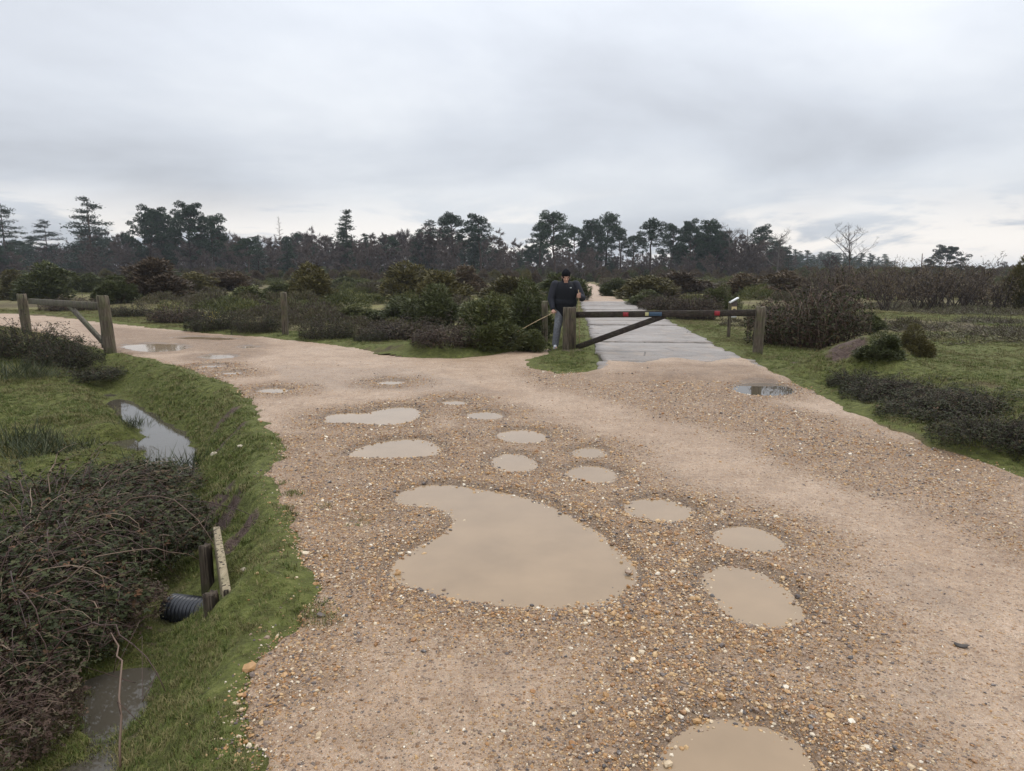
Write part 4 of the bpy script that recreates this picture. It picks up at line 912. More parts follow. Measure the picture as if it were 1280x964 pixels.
def tiers(seed, start=.12, spread=.3, nt=12, drop=-.05, dens=1.0, pw=.8, thin=.16):
    """unit-height conifer with branches in level tiers"""
    r = np.random.default_rng(seed); st, m = MB(), MB(); T = np.array([(0, 0, -.02), (r.normal(0, .005), r.normal(0, .005), .5), (0, 0, 1.0)]); st.tube(T, [.017, .011, .002], 7, r.random())
    for i in range(nt):
        f = start + (.98 - start) * i / (nt - 1); L0 = spread * (1 - (f - start) / (1.02 - start)) ** pw + .025
        for j in range(r.integers(4, 7)):
            a = r.random() * 6.28; L = L0 * r.uniform(.55, 1.15); b = np.array((0, 0, f + r.normal(0, .012))); e = b + np.array((math.cos(a) * L, math.sin(a) * L, L * (drop + r.normal(0, .10)))); p = sweep(r, b, e, 5, .012); st.tube(p, np.linspace(.004, .0015, 5), 4, r.random())
            n = int(dens * 420 * L) + 14; t = r.uniform(.22, 1.03, n)[:, None]; C = b + (e - b) * t + r.normal(0, 1, (n, 3)) * (L * thin + .010, L * thin + .010, .010)
            m.leaves(C, np.array((math.cos(a), math.sin(a), .3)) + r.normal(0, .55, (n, 3)), r.uniform(.016, .034, n), r.uniform(.007, .013, n), r)
    return st, m
def bare(seed, spread=.3, nb=15, tw=1300, start=.2, fine=.0016, lean=0.0):
    """unit-height leafless tree"""
    r = np.random.default_rng(seed); st, m = MB(), MB(); top = np.array((lean + r.normal(0, .02), r.normal(0, .02), .9)); T = sweep(r, np.array((0, 0, -.02)), top, 8, .03); st.tube(T, np.linspace(.016, .003, 8), 6, r.random()); ends = []
    for i in range(nb):
        f = r.uniform(start, .95); b = np.array([np.interp(f, np.linspace(0, 1, 8), T[:, k]) for k in range(3)]); a = i * 2.4 + r.normal(0, .5); L = spread * r.uniform(.55, 1.1) * (1.15 - f * .75); e = b + np.array((math.cos(a) * L, math.sin(a) * L, L * r.uniform(.5, 1.3))); e[2] = min(e[2], .98); p = sweep(r, b, e, 6, .03); st.tube(p, np.linspace(.0065, .0018, 6), 4, r.random())
        for k in range(5):
            j = r.integers(2, 6); e2 = p[j] + (unit(r.normal(size=3)) * (1, 1, .5) + (0, 0, .6)) * L * r.uniform(.25, .5); st.tube([p[j], (p[j] + e2) / 2 + r.normal(0, .01, 3), e2], [.0025, .0018, .0010], 3, r.random()); ends += [(p[j], e2)]
    ends = np.array(ends); k = r.integers(0, len(ends), tw); t = r.uniform(.3, 1, (tw, 1)); C = ends[k, 0] * (1 - t) + ends[k, 1] * t; D = unit(ends[k, 1] - ends[k, 0]) + r.normal(0, .55, (tw, 3)) + (0, 0, .25); m.leaves(C, D, r.uniform(.03, .085, tw), fine * r.uniform(.7, 1.4, tw), r)
    return st, m
def tree_proto(sm, bark, leaf): return [('trunk', sm[0].data('tree_trunk'), M[bark]), ('crown', sm[1].data('tree_crown'), M[leaf])]
SCO = [tree_proto(scots(300, .50, .21, 18), 'bark', 'needle'), tree_proto(scots(301, .42, .25, 24), 'bark', 'needle'), tree_proto(scots(302, .58, .17, 14), 'bark', 'needle'), tree_proto(scots(303, .25, .30, 36, 140), 'bark', 'needle'), tree_proto(scots(304, .55, .19, 14), 'bark', 'needle')]
DOM = tree_proto(scots(306, .12, .46, 44, 150), 'bark', 'needle_blue')
TIE = [tree_proto(tiers(310, .20, .30, 13, .03, 1.3, .55, .15), 'bark', 'needle_blue'), tree_proto(tiers(311, .15, .40, 12, .05, 1.2, .6, .15), 'bark', 'needle_blue')]
CON = [tree_proto(tiers(320, .08, .19, 17, -.10, 1.9, .75, .2), 'bark', 'needle'), tree_proto(tiers(321, .1, .16, 15, .15, 1.2, .8, .2), 'bark', 'needle_blue')]
BAR = [tree_proto(bare(330 + i, .30 + .03 * (i % 3), 20, 3600, .12, .0060), 'twig', 'twig') for i in range(5)]
BIR = [tree_proto(bare(340 + i, .22, 14, 1100, .3, .0016), 'pale_bark', 'twig') for i in range(2)]
OAK = [tree_proto(bare(350, .55, 14, 900, .3, .0022, .12), 'twig_dark', 'twig_dark')]
def tree(u, vt, y, proto, name, label, wide=1.0, group=None, rz=None):
    t = at(u, vt, y); h = t[2] + .3; r = random.Random(int(u * 31 + vt)); return copies(proto, name, (t[0], y, -.3), r.random() * 6.28 if rz is None else rz, (h * wide, h * wide, h), label, 'tree', group)
PL = [
 (0, 256, 150, TIE[0], .95, 'tiered pine cut off by the edge of the picture'), (55, 277, 175, TIE[1], .9, 'low flat-topped tiered pine between two taller tiered pines'), (108, 249, 150, TIE[0], 1.0, 'tallest tiered pine, open layers of branches against the sky'),
 (183, 262, 150, SCO[3], .80, 'dense dark pine, first of the clump after the tallest tiered pine'), (206, 267, 160, SCO[2], 1.0, 'slim pine in the gap between two dense dark pines'), (233, 258, 150, SCO[3], .85, 'round-headed dense pine, highest of the dark clump'), (263, 270, 155, SCO[1], .85, 'last pine of the dark clump, stepping down to the bare wood'),
 (432, 264, 160, CON[0], 1.0, 'lone dense conical conifer above the bare wood'), (537, 276, 180, CON[1], 1.5, 'wispy conifer left of the twin pines'),
 (567, 267, 150, SCO[0], 1.0, 'first of the twin pines in the middle, leaning crown'), (600, 268, 152, SCO[4], 1.05, 'second of the twin pines in the middle, fuller crown'),
 (675, 279, 160, SCO[2], .95, 'slight pine at the start of the grove behind the walking man'), (695, 266, 150, SCO[1], .92, 'broad pine directly above the walking man'), (716, 283, 165, SCO[0], .9, 'shorter pine tucked beside the broad pine'), (744, 278, 155, SCO[3], .72, 'dark pine over the far track'),
 (757, 269, 165, SCO[2], 1.1, 'tall spindly pine rising over the far track'), (776, 283, 160, SCO[4], 1.0, 'pine just past the tall spindly one'), (793, 294, 165, SCO[0], 1.0, 'short pine at the bright gap in the grove'),
 (815, 276, 150, SCO[2], 1.15, 'ragged pine just past the bright gap in the grove'), (840, 281, 158, SCO[1], .8, 'pine between the ragged pine and the dark pair'), (864, 278, 150, SCO[3], .72, 'first of the dark pair of pines above the barrier'), (893, 278, 152, SCO[3], .76, 'second of the dark pair of pines above the barrier'),
 (950, 282, 165, SCO[4], 1.0, 'pine half hidden among pale bare birches'), (1185, 309, 175, DOM, 1.0, 'dome-shaped pine standing alone beyond the burnt gorse'), (1163, 322, 190, TIE[0], 1.1, 'small tiered pine beside the lone dome-shaped pine'),
]
for u, vt, y, p, w, lab in PL: tree(u, vt, y, p, 'pine_tree', lab, w, 'pines of the wood')
for u, vt, y, p, w, lab in [(324, 288, 150, BIR[0], .9, 'pale bare birch in the wood behind the lone post'), (625, 290, 150, BAR[0], 1.0, 'bare tree with rounded head right of the twin pines'), (915, 277, 148, BIR[1], 1.2, 'pale bare birch nearest the dark pair of pines'), (938, 279, 150, BIR[0], 1.2, 'pale bare birch with the half hidden pine behind it'),
        (975, 284, 130, BIR[1], 1.1, 'bare birch standing clear at the end of the wood'), (1067, 283, 95, OAK[0], .95, 'spreading bare tree alone against the bright sky'), (265, 318, 135, BIR[0], .8, 'short pale birch stem at the foot of the dark pine clump'), (1040, 318, 120, BAR[1], 1.1, 'low bare tree before the far blue conifers'), (1115, 338, 110, BAR[2], 1.4, 'small bushy bare tree right of the spreading one'), (1252, 326, 190, BAR[3], 1.3, 'far pale bare tree by the blue ridge')]:
    tree(u, vt, y, p, 'bare_tree', lab, w)
sp = MB(); rs_ = np.random.default_rng(5); q = at(348, 270, 150); sp.tube([(0, 0, -.3), (.1, 0, q[2] * .5), (0, 0, q[2])], [.10, .07, .02], 5)
for i in range(26): z_ = q[2] * (.45 + .53 * i / 26); a = i * 2.4; sp.tube([(0, 0, z_), (math.cos(a) * 1.3 * (1.2 - i / 26), math.sin(a) * 1.3 * (1.2 - i / 26), z_ + .3)], [.06, .035], 3)
o = sp.build('dead_tree', M['twig']); o.location = (q[0], 150, 0); tag(o, 'thin dead spire of a tree with stubby branches above the wood', 'tree')
sp = MB(); q = at(1153, 317, 100); sp.tube([(0, 0, -.3), (.04, 0, q[2] * .6), (0, 0, q[2])], [.11, .09, .05], 6); sp.tube([(0, 0, q[2] * .8), (.35, 0, q[2] * .88)], [.04, .02], 4); o = sp.build('snag', M['twig']); o.location = (q[0], 100, 0); tag(o, 'bare dead trunk like a pole beyond the burnt gorse', 'tree')
# the mass of the wood: every tree its own object
rw = random.Random(21)
MARK = [(70, 'left of the tallest tiered pine'), (170, 'between the tallest tiered pine and the dark pine clump'), (290, 'around the dark pine clump'), (400, 'behind the lone post and dead spire'), (470, 'around the lone conical conifer'), (555, 'between the conical conifer and the twin pines'), (650, 'around the twin pines'), (800, 'in the grove behind the walking man'), (905, 'around the dark pair of pines'), (2000, 'among the pale birches at the end of the wood')]
def where(u): return next(t for m_, t in MARK if u < m_)
def skyline(u):
    k = [(-120, 300), (0, 300), (60, 303), (120, 290), (160, 296), (215, 292), (300, 293), (340, 298), (380, 288), (420, 294), (460, 291), (520, 288), (545, 285), (600, 296), (640, 302), (670, 312), (740, 304), (800, 312), (850, 304), (900, 292), (960, 294), (985, 312), (1000, 318), (1110, 321), (1125, 333), (1300, 336), (1420, 330)]
    return float(np.interp(u, [a for a, _ in k], [b for _, b in k]))
for i in range(290):
    u = -110 + 1105 * (i + rw.random()) / 290; y = rw.uniform(140, 215); vt = skyline(u) + rw.uniform(-4, 16) + (8 if i % 3 == 0 else 0); k = rw.random()
    if k < .74: tree(u, vt, y, BAR[i % 5], 'bare_tree', 'bare brown tree of the wood ' + where(u), rw.uniform(.8, 1.25), 'bare trees of the wood')
    elif k < .88: tree(u, vt - 3, y, CON[i % 2], 'young_conifer', 'young conifer of the wood ' + where(u), rw.uniform(1.0, 1.5), 'young conifers of the wood')
    else: tree(u, vt - 3, y, SCO[i % 5], 'small_pine', 'smaller pine of the wood ' + where(u), rw.uniform(.9, 1.2), 'smaller pines of the wood')
for i in range(46):
    u = 965 + 160 * (i + rw.random()) / 46; tree(u, skyline(u) + rw.uniform(-5, 9), rw.uniform(260, 330), CON[i % 2], 'young_conifer', 'far bluish conifer in the plantation behind the spreading bare tree', rw.uniform(1.2, 1.8), 'far blue conifers')
for i in range(34):
    u = 1120 + 260 * (i + rw.random()) / 34; tree(u, 339 + rw.uniform(-4, 3), rw.uniform(180, 300), BAR[i % 5] if i % 3 else CON[0], 'bare_tree' if i % 3 else 'young_conifer', 'low distant bare tree on the skyline beyond the burnt gorse' if i % 3 else 'low distant conifer on the skyline beyond the burnt gorse', rw.uniform(1.6, 2.6), 'low distant trees')
# scrub at the foot of the wood
x, y, pdf = spread_pts(30000, 100, 225, .82, 8, 1.0); io = track_sd(x, y); want = .11 * (io < -1.5) * sstep(.35, .6, fbm(x / 18, y / 18, 181, 3) + .25 * sstep(110, 160, y)); ok = rng.random(len(x)) < want / pdf; x, y = x[ok], y[ok]; n = len(x)
scatter('undergrowth', np.column_stack((x, y, height(x, y) - .1)), np.column_stack((np.zeros((n, 2)), rng.random(n) * 6.28)), rng.uniform(1.0, 2.4, n) * (1 + .5 * sstep(130, 160, y)), rng.integers(0, 4, n), [(GF[(k, c)][0][1], None) for k, c in ((0, 'gorse'), (1, 'gorse_brown'), (2, 'gorse_olive'), (3, 'gorse_brown'))], 'dark undergrowth at the foot of the wood', 'undergrowth')
# blue ridge far to the right
hx = np.linspace(300, 2600, 60); V = []
for xx in hx: V += [(xx, 2300, -2), (xx, 2400, 6 + 16 * fbm(np.array([xx / 260]), np.array([0.]), 3)[0] * sstep(300, 1300, xx) * sstep(2600, 1900, xx)), (xx, 2700, -2)]
i = np.arange(59)[:, None] * 3; hill = link('hills', new_mesh('hills', V, [np.vstack((i + np.array([[0, 3, 4, 1]]), i + np.array([[1, 4, 5, 2]])))], True), M['ground']); tag(hill, 'low blue ridge on the far horizon', kind='structure')

# ------------------------------------------------------------------ barriers and posts
def post_mesh(w, d, h, seed, round_=.25, lean=(0, 0)):
    """square sawn post with worn corners and an uneven, weathered top"""
    r = np.random.default_rng(seed); m = MB(); k = 16; th = np.arange(k) * 2 * np.pi / k + np.pi / 16; n = 9
    c, s_ = np.cos(th), np.sin(th); q = 1 / (np.abs(c) ** 6 + np.abs(s_) ** 6) ** (1 / 6) * (1 - round_) + round_ * 1.08; V = []
    gr = r.normal(0, .012, k)
    for i, z in enumerate(np.linspace(-.25, h, n)):
        f = 1 + .05 * (1 - (z + .25) / (h + .25)); top = (r.normal(0, .010, k) if i == n - 1 else 0)
        for j in range(k): V.append((c[j] * q[j] * w / 2 * f * (1 + gr[j] + r.normal(0, .006)) + lean[0] * z, s_[j] * q[j] * d / 2 * f * (1 + gr[j] + r.normal(0, .006)) + lean[1] * z, z + (top[j] if i == n - 1 else 0)))
    b = (n - 1) * k; V += [(c[j] * q[j] * w * .42 + lean[0] * h, s_[j] * q[j] * d * .42 + lean[1] * h, h + .008 + r.normal(0, .006)) for j in range(k)] + [(lean[0] * h, lean[1] * h, h + .004)]
    Q = [(i * k + j, i * k + (j + 1) % k, (i + 1) * k + (j + 1) % k, (i + 1) * k + j) for i in range(n) for j in range(k)]; T = [(n * k + j, n * k + (j + 1) % k, (n + 1) * k) for j in range(k)]
    m.add(V, T, Q); return m
# main barrier
pl, pr = G(712, 439.5), G(948, 445.5); pl[1] += .13; pr[1] += .07
zl, zr = hz(pl[0], pl[1]), hz(pr[0], pr[1]); hl = at(712, 384.5, pl[1])[2] - zl; hr = at(948, 384, pr[1])[2] - zr
bar = empty('barrier_gate', (pl[0], pl[1], zl)); tag(bar, 'long dark barrier rail with slanting brace across the concrete track', 'gate')
post_mesh(.265, .25, hl, 1).build('hinge_post', M['post'], bar)['label'] = 'thick green-stained post the walker stands behind'
a = at(718, 393.6, pl[1]); b = at(944, 391.2, pr[1]); off = np.array((pl[0], pl[1], zl)); a[1] -= .0; dirv = (b - a) / np.linalg.norm(b - a); side = np.array((dirv[1], -dirv[0], 0))
rail = MB(); rail.beam(a - off - dirv * .02, b - off, .075, .125, bev=.006); rl = rail.build('rail', M['rail'], bar)
br = MB(); e = at(832, 398.5, (pl[1] + pr[1]) / 2); e = a + dirv * np.linalg.norm(e[:2] - a[:2]); st_ = at(719, 435, pl[1]); br.beam(st_ - off - side * .003, e - off - (0, 0, .03) - side * .003, .062, .115, bev=.006); br.build('brace', M['rail'], bar)
sb = MB(); sb.beam(at(716.5, 384.8, pl[1]) - off + side * .115, np.array(at(716.5, 438, pl[1])) * (1, 1, 0) + (0, 0, zl - .1) - off + side * .115, .05, .15, up=(1, 0, 0), bev=.005); sb.build('hanging_board', M['stake'], bar)
def plate(u0, u1, v0, v1, mat, name, parent, off, proud, bev=.004, lab=None):
    f = ((u0 + u1) / 2 - 718) / (944 - 718); p = a + (b - a) * f; p = p + side * (.0375 + proud); yy = p[1]; z0 = at(u0, v1, yy)[2]; z1 = at(u0, v0, yy)[2]; x0 = at(u0, v0, yy)[0]; x1 = at(u1, v0, yy)[0]
    m = MB(); m.beam(np.array((x0, yy, (z0 + z1) / 2)) - off, np.array((x1, yy + dirv[1] / dirv[0] * (x1 - x0), (z0 + z1) / 2)) - off, .008, z1 - z0, bev=.002); o = m.build(name, mat, parent)
    if lab: o['label'] = lab
    return o
plate(778.8, 785.2, 390.4, 395.6, M['red'], 'reflector', bar, off, .003, lab='square red reflector near the hinge post'); plate(893.2, 899.6, 388.6, 394.4, M['red'], 'reflector', bar, off, .003, lab='square red reflector toward the slim post')
yp = plate(806.5, 810.8, 390.4, 395.0, M['yellow'], 'notice', bar, off, .003); bp = plate(811.5, 826.5, 390.2, 395, M['blue'], 'notice', bar, off, .003, lab='small blue notice with two white lines')
for v0, v1, u0, u1 in ((390.8, 391.6, 813, 824), (392.3, 393.3, 813, 825.5), (394.0, 394.5, 813, 822)): plate(u0, u1, v0, v1, M['white'], 'print_line', bp, off, .0085)
plate(808, 809.4, 390.6, 394, M['ink'], 'print_line', yp, off, .0085)
for f in (.03, .06): m = MB(); p = a + (b - a) * f - off + side * .04; m.tube([p, p + side * .02], .012, 8); m.build('bolt', M['ink'], bar)
o = post_mesh(.17, .17, hr, 2, .5, (.03, 0)).build('gate_post', M['post']); o.location = (pr[0], pr[1], zr); tag(o, 'slim weathered post catching the free end of the dark barrier', 'post')
# waymark post
pw = G(910.5, 422.5); zw = hz(pw[0], pw[1]); wm_ = empty('waymark_post', (pw[0], pw[1], zw)); tag(wm_, 'thin waymark post with a slanting white cap and small cream plate', 'sign'); m2 = mpp(911, 422); H_ = at(911, 376, pw[1])[2] - zw
post_mesh(.075, .07, H_ - .05, 3, .1).build('post', M['post'], wm_)
m = MB(); m.box((.09, 0, H_ - .19), (.17, .05, .36), None, .004); m.build('board', M['board'], wm_)
m = MB(); m.beam((-.02, 0, H_ - .055), (.20, 0, H_ + .075), .12, .035); m.build('cap', M['white'], wm_)
m = MB(); m.box((.10, -.029, H_ - .23), (.13, .008, .17), None, .001); cp_ = m.build('plate', M['cream'], wm_)
m = MB(); m.tube([(.055, -.036, H_ - .275), (.065, -.036, H_ - .225), (.095, -.036, H_ - .20), (.13, -.036, H_ - .215), (.145, -.036, H_ - .275)], .009, 6); m.tube([(.10, -.036, H_ - .20), (.105, -.036, H_ - .27)], .008, 6); m.build('pictogram', M['ink'], cp_)
m = MB(); m.box((.10, -.029, H_ - .395), (.13, .008, .035), None, .001); m.build('arrow_plate', M['white'], wm_)
# lone post and the post in the gorse
for u, vb, vt, w, lab, sd in ((357, 421, 366, .14, 'lone square post at the far edge of the gravel road', 4), (680.5, 430, 377, .14, 'old post half hidden in the gorse behind the walking man', 5)):
    g = G(u, vb); z = hz(g[0], g[1]); o = post_mesh(w, w, at(u, vt, g[1])[2] - z, sd, .1).build('wooden_post', M['post']); o.location = (g[0], g[1], z); tag(o, lab, 'post')
# grey barrier on the left
p1, p2 = G(34, 418), G(138, 440.5); z1, z2 = hz(p1[0], p1[1]), hz(p2[0], p2[1]); h1, h2 = at(33, 368, p1[1])[2] - z1, at(134, 370, p2[1])[2] - z2
gb = empty('grey_barrier', (p2[0], p2[1], z2)); off = np.array((p2[0], p2[1], z2)); tag(gb, 'weathered grey barrier with a leaning post and diagonal brace', 'gate')
post_mesh(.20, .19, h2, 6, .6, (-.055, 0)).build('leaning_post', M['post'], gb); bpz = post_mesh(.20, .19, h1, 7, .3, (-.04, 0)).build('end_post', M['post'], gb); bpz.location = np.array((p1[0], p1[1], z1)) - off
A_ = at(37, 376.5, p1[1]); B_2 = at(127, 382.5, p2[1] + .05); d_ = (B_2 - A_) / np.linalg.norm(B_2 - A_)
m = MB(); m.beam(A_ - off, B_2 - off, .07, .14); m.build('rail', M['rail_grey'], gb)
E_ = A_ + (B_2 - A_) * .60; S_ = at(131, 430, p2[1] + .08); m = MB(); m.beam(E_ - off - (0, 0, .02), S_ - off, .06, .115); m.build('brace', M['rail_grey'], gb)
t_, b_ = at(127.5, 375, p2[1] + .12), at(131, 435, p2[1] + .12); m = MB(); m.beam(b_ - off, t_ - off, .08, .10, up=(0, 1, 0)); m.build('hanging_stile', M['rail_grey'], gb)

# ------------------------------------------------------------------ culvert in the ditch
A_, B_2 = G(271, 664, .0), G(284, 745, .0); A_[2] = B_2[2] = .06; dd = (B_2 - A_) / np.linalg.norm(B_2 - A_); nn_ = np.array((dd[1], -dd[0], 0)); nn_ = nn_ if nn_[0] < 0 else -nn_
hb = empty('timber_headboard', (A_[0], A_[1], -.28)); tag(hb, 'short timber headboard on two stakes above the black drain pipe', 'headboard'); o3 = np.array((A_[0], A_[1], -.28))
m = MB(); m.beam(A_ - o3 + (0, 0, -.13), B_2 - o3 + (0, 0, -.13), .040, .20, bev=.004); m.build('board', M['plank'], hb)
for f, lz, w in ((.93, .0, .07), (.17, -.02, .07)):
    p = A_ + (B_2 - A_) * f + nn_ * .075; q = post_mesh(w, w * .8, .27 + lz, 9, .3).build('stake', M['stake'], hb); q.location = (p - o3) * (1, 1, 0)
pa = A_ + (B_2 - A_) * .62 + np.array((0, 0, -.36)) - nn_ * .05; pe = G(216, 757, -.38); dv = pe - pa; LL = np.linalg.norm(dv); m = MB(); n = int(LL / .006); t = np.linspace(0, 1, n); path = pa + dv * t[:, None]; path[:, 2] -= .02 * t
ph = (t * LL / .036) % 1; rad = .080 + .009 * np.clip(np.sin(ph * 6.28) * 2.2, -1, 1); m.tube(path, rad, 24, caps=False); m.tube(path[::-1], .069, 24, caps=False); m.tube([path[0], path[0] + dv / LL * .01], .073, 24)
dp = m.build('drain_pipe', M['pipe'], None, True); tag(dp, 'black corrugated drain pipe poking out under the headboard', 'pipe')
# loose stones and a dead leaf
for i, (u, v, zz_, r_, lab) in enumerate([(267, 546, -.05, .055, 'pale rounded stone on the turf beside the silvery pool'), (300, 549, 0, .035, 'small pale stone on the turf edge of the gravel'), (227, 610, -.15, .03, 'pale stone below the lumpy turf bank'), (303, 692, .0, .028, 'pale stone on the turf past the headboard'), (312, 836, .0, .035, 'orange-brown stone at the grass edge'), (785, 716, .0, .028, 'dark flint at the pointed rim of the largest puddle'), (402, 771, .0, .030, 'grey flint in the gravel before the largest puddle')]):
    g = G(u, v, zz_); me = pebble(60 + i); o = link('stone', me, M['stone'] if 'pale' in lab else M['pebble']); o.location = (g[0], g[1], max(hz(g[0], g[1]), -.02 if u > 380 else -9) + r_ * .2); o.scale = (r_, r_, r_); o.rotation_euler = (0, .1, i); tag(o, lab, 'stone')
m = MB(); r = np.random.default_rng(2); th = np.linspace(0, 6.28, 14)[:-1]; V = np.column_stack((np.cos(th) * .055 * (1 + .25 * np.sin(5 * th)), np.sin(th) * .028, .012 + .012 * np.cos(2 * th))); V = np.vstack((V, [(0, 0, .006)], V - (0, 0, .004), [(0, 0, .002)]))
m.add(V, [(i, (i + 1) % 13, 13) for i in range(13)] + [(14 + (i + 1) % 13, 14 + i, 27) for i in range(13)], [(i, 14 + i, 14 + (i + 1) % 13, (i + 1) % 13) for i in range(13)]); o = m.build('dead_leaf', M['leaf_litter']); g = G(1201, 808); o.location = (g[0], g[1], .004); o.rotation_euler = (0, 0, -.5); o.scale = (.6, .6, .45); tag(o, 'single dark curled leaf lying on the smooth gravel', 'leaf')

# ------------------------------------------------------------------ the walking man
def capsule(bm, p, q, r0, r1, n=5, k=14, flat=(1, 1, 1)):
    p, q = np.asarray(p, float), np.asarray(q, float); d = q - p; L = np.linalg.norm(d); d = d / (L + 1e-9); ref = np.array((0, 1., 0)) if abs(d[1]) < .8 else np.array((1., 0, 0)); x = np.cross(d, ref); x /= np.linalg.norm(x); y = np.cross(d, x)
    rings = [(-r0 * math.cos(a), r0 * math.sin(a)) for a in np.linspace(.25, 1.57, n)] + [(L + r1 * math.cos(a), r1 * math.sin(a)) for a in np.linspace(1.57, .25, n)]
    V = [p + d * h + rr * (math.cos(t) * x * flat[0] + math.sin(t) * y * flat[1]) for h, rr in rings for t in np.arange(k) * 2 * math.pi / k]; m = len(rings)
    V += [p - d * r0, q + d * r1]; Q = [(i * k + j, i * k + (j + 1) % k, (i + 1) * k + (j + 1) % k, (i + 1) * k + j) for i in range(m - 1) for j in range(k)]
    bm.add(V, [(m * k, (j + 1) % k, j) for j in range(k)] + [(m * k + 1, (m - 1) * k + j, (m - 1) * k + (j + 1) % k) for j in range(k)], Q)
def ball(bm, c, r):
    b = bmesh.new(); bmesh.ops.create_icosphere(b, subdivisions=3, radius=1); b.verts.index_update(); bm.add(np.array([v.co[:] for v in b.verts]) * r + np.asarray(c), [[v.index for v in f.verts] for f in b.faces]); b.free()
def fused(mb, name, mat, parent, vox, sm=4):
    """one continuous skin over the joined volumes"""
    o = mb.build(name, mat, None); md = o.modifiers.new('skin', 'REMESH'); md.mode = 'VOXEL'; md.voxel_size = vox; s2 = o.modifiers.new('soft', 'SMOOTH'); s2.iterations = sm; s2.factor = .5
    bpy.context.view_layer.update(); me = bpy.data.meshes.new_from_object(o.evaluated_get(bpy.context.evaluated_depsgraph_get())); me.name = name
    old = o.data; o.modifiers.clear(); o.data = me; bpy.data.meshes.remove(old); me.polygons.foreach_set('use_smooth', np.ones(len(me.polygons), bool))
    if not me.materials: me.materials.append(mat)
    o.parent = parent; return o
mx, my = at(706.5, 400, 14.95)[0], 14.95; mz = hz(mx, my)
man = empty('person', (mx, my, mz)); man.scale = (.965,) * 3; tag(man, 'man in black beanie and dark padded jacket looking down, holding two canes', 'person')
# joints, metres, facing the camera (-y); the figure's right hand is on the viewer's left
hipR, hipL, kneeR, kneeL = (-.10, .02, .86), (.10, .02, .86), (-.17, -.06, .47), (.11, .0, .46); ankR, ankL = (-.215, -.02, .09), (.12, .06, .09)
shR, shL, elR, elL = (-.225, .02, 1.39), (.225, .02, 1.39), (-.315, .0, 1.09), (.36, -.02, 1.11); wrR, wrL = (-.275, -.12, .86), (.265, -.22, 1.155); neck, head = (0, .0, 1.45), (0, -.05, 1.585)
hR, hL = np.array((-.265, -.15, .80)), np.array((.262, -.28, 1.165))
B = MB()
for p, q, r0, r1 in ((hipR, kneeR, .088, .060), (kneeR, ankR, .058, .040), (hipL, kneeL, .088, .060), (kneeL, ankL, .058, .040), (shR, elR, .055, .042), (elR, wrR, .042, .028), (shL, elL, .055, .042), (elL, wrL, .042, .028), (neck, (0, -.03, 1.52), .058, .055), (shR, shL, .07, .07), ((0, .0, .92), (0, .01, 1.36), .135, .145), (hipR, hipL, .1, .1)): capsule(B, p, q, r0, r1)
for p in (ankR, ankL): capsule(B, np.array(p) + (0, .03, -.045), np.array(p) + (0, -.15, -.055), .038, .032)
HT = math.radians(24)
def hd(p):
    """head bowed forward about the neck"""
    y_, z_ = p[1] + .0, p[2] - 1.50; return (p[0], y_ * math.cos(HT) - z_ * math.sin(HT), 1.50 + z_ * math.cos(HT) + y_ * math.sin(HT))
ball(B, hd((0, -.045, 1.625)), (.076, .094, .102)); ball(B, hd((0, -.075, 1.545)), (.056, .066, .062)); ball(B, hd((0, -.125, 1.515)), (.024, .02, .018)); capsule(B, hd((0, -.138, 1.605)), hd((0, -.160, 1.563)), .009, .016); ball(B, hd((0, -.118, 1.625)), (.058, .025, .012))
for sx in (-1, 1): ball(B, hd((sx * .080, -.035, 1.58)), (.012, .022, .034)); ball(B, hd((sx * .034, -.118, 1.566)), (.026, .02, .022))
def hand(B, wrist, c, grip, palm_n, thumb):
    """palm and five fingers closed round a cane that runs along `grip` through c"""
    g = unit(np.array(grip, float)); n = unit(np.array(palm_n, float)); n = unit(n - g * (n @ g)); f = np.cross(g, n)
    pc = c + n * .030; w = np.asarray(wrist); capsule(B, w, pc + (w - pc) * .3, .026, .026)
    for i, s_ in enumerate((-.036, -.012, .012, .035)):
        L = (1.0, 1.1, 1.05, .85)[i]; b0 = pc + g * s_ + f * .020; p1 = c + g * s_ + f * .034 * L - n * .002; p2 = c + g * s_ + f * .012 * L - n * .027; p3 = c + g * s_ - f * .018 - n * .020
        capsule(B, pc + g * s_ - f * .030, b0, .0125, .011); capsule(B, b0, p1, .010, .009, 4, 10); capsule(B, p1, p2, .009, .0085, 4, 10); capsule(B, p2, p3, .0085, .0075, 4, 10)
    t0 = pc - f * .030 + g * thumb * .030; t1 = c - f * .036 + g * thumb * .052 - n * .004; t2 = c - f * .010 + g * thumb * .060 - n * .024; capsule(B, t0, t1, .0125, .011, 4, 10); capsule(B, t1, t2, .0105, .0085, 4, 10)
gR = at(647.5, 414.5, 14.2) - np.array((mx, my, mz)) - hR; gR = gR / np.linalg.norm(gR)
hand(B, wrR, hR, -gR, (.3, .8, .55), 1); hand(B, wrL, hL, (0.02, 0, 1), (.25, .9, 0), 1)
fused(B, 'body', M['skin'], man, .005, 3)
J = MB()       # sleeveless padded jacket body, sleeves are separate
capsule(J, (0, .01, .94), (0, .005, 1.25), .22, .24, 6, 24, (1, .76, 1)); capsule(J, (0, .01, .80), (0, .01, 1.0), .15, .2, 6, 24, (1.3, .95, 1))
capsule(J, (-.17, .015, 1.385), (.17, .015, 1.385), .082, .082); capsule(J, (0, .005, 1.42), (0, -.02, 1.505), .092, .084)
jk = fused(J, 'jacket', M['gilet'], man, .011, 5)
for sh, el, wr in ((shR, elR, wrR), (shL, elL, wrL)):
    S = MB(); capsule(S, sh, el, .098, .082); w = np.array(el) + (np.array(wr) - el) * .86; capsule(S, el, w, .080, .054); fused(S, 'sleeve', M['sleeve'], man, .010, 4)
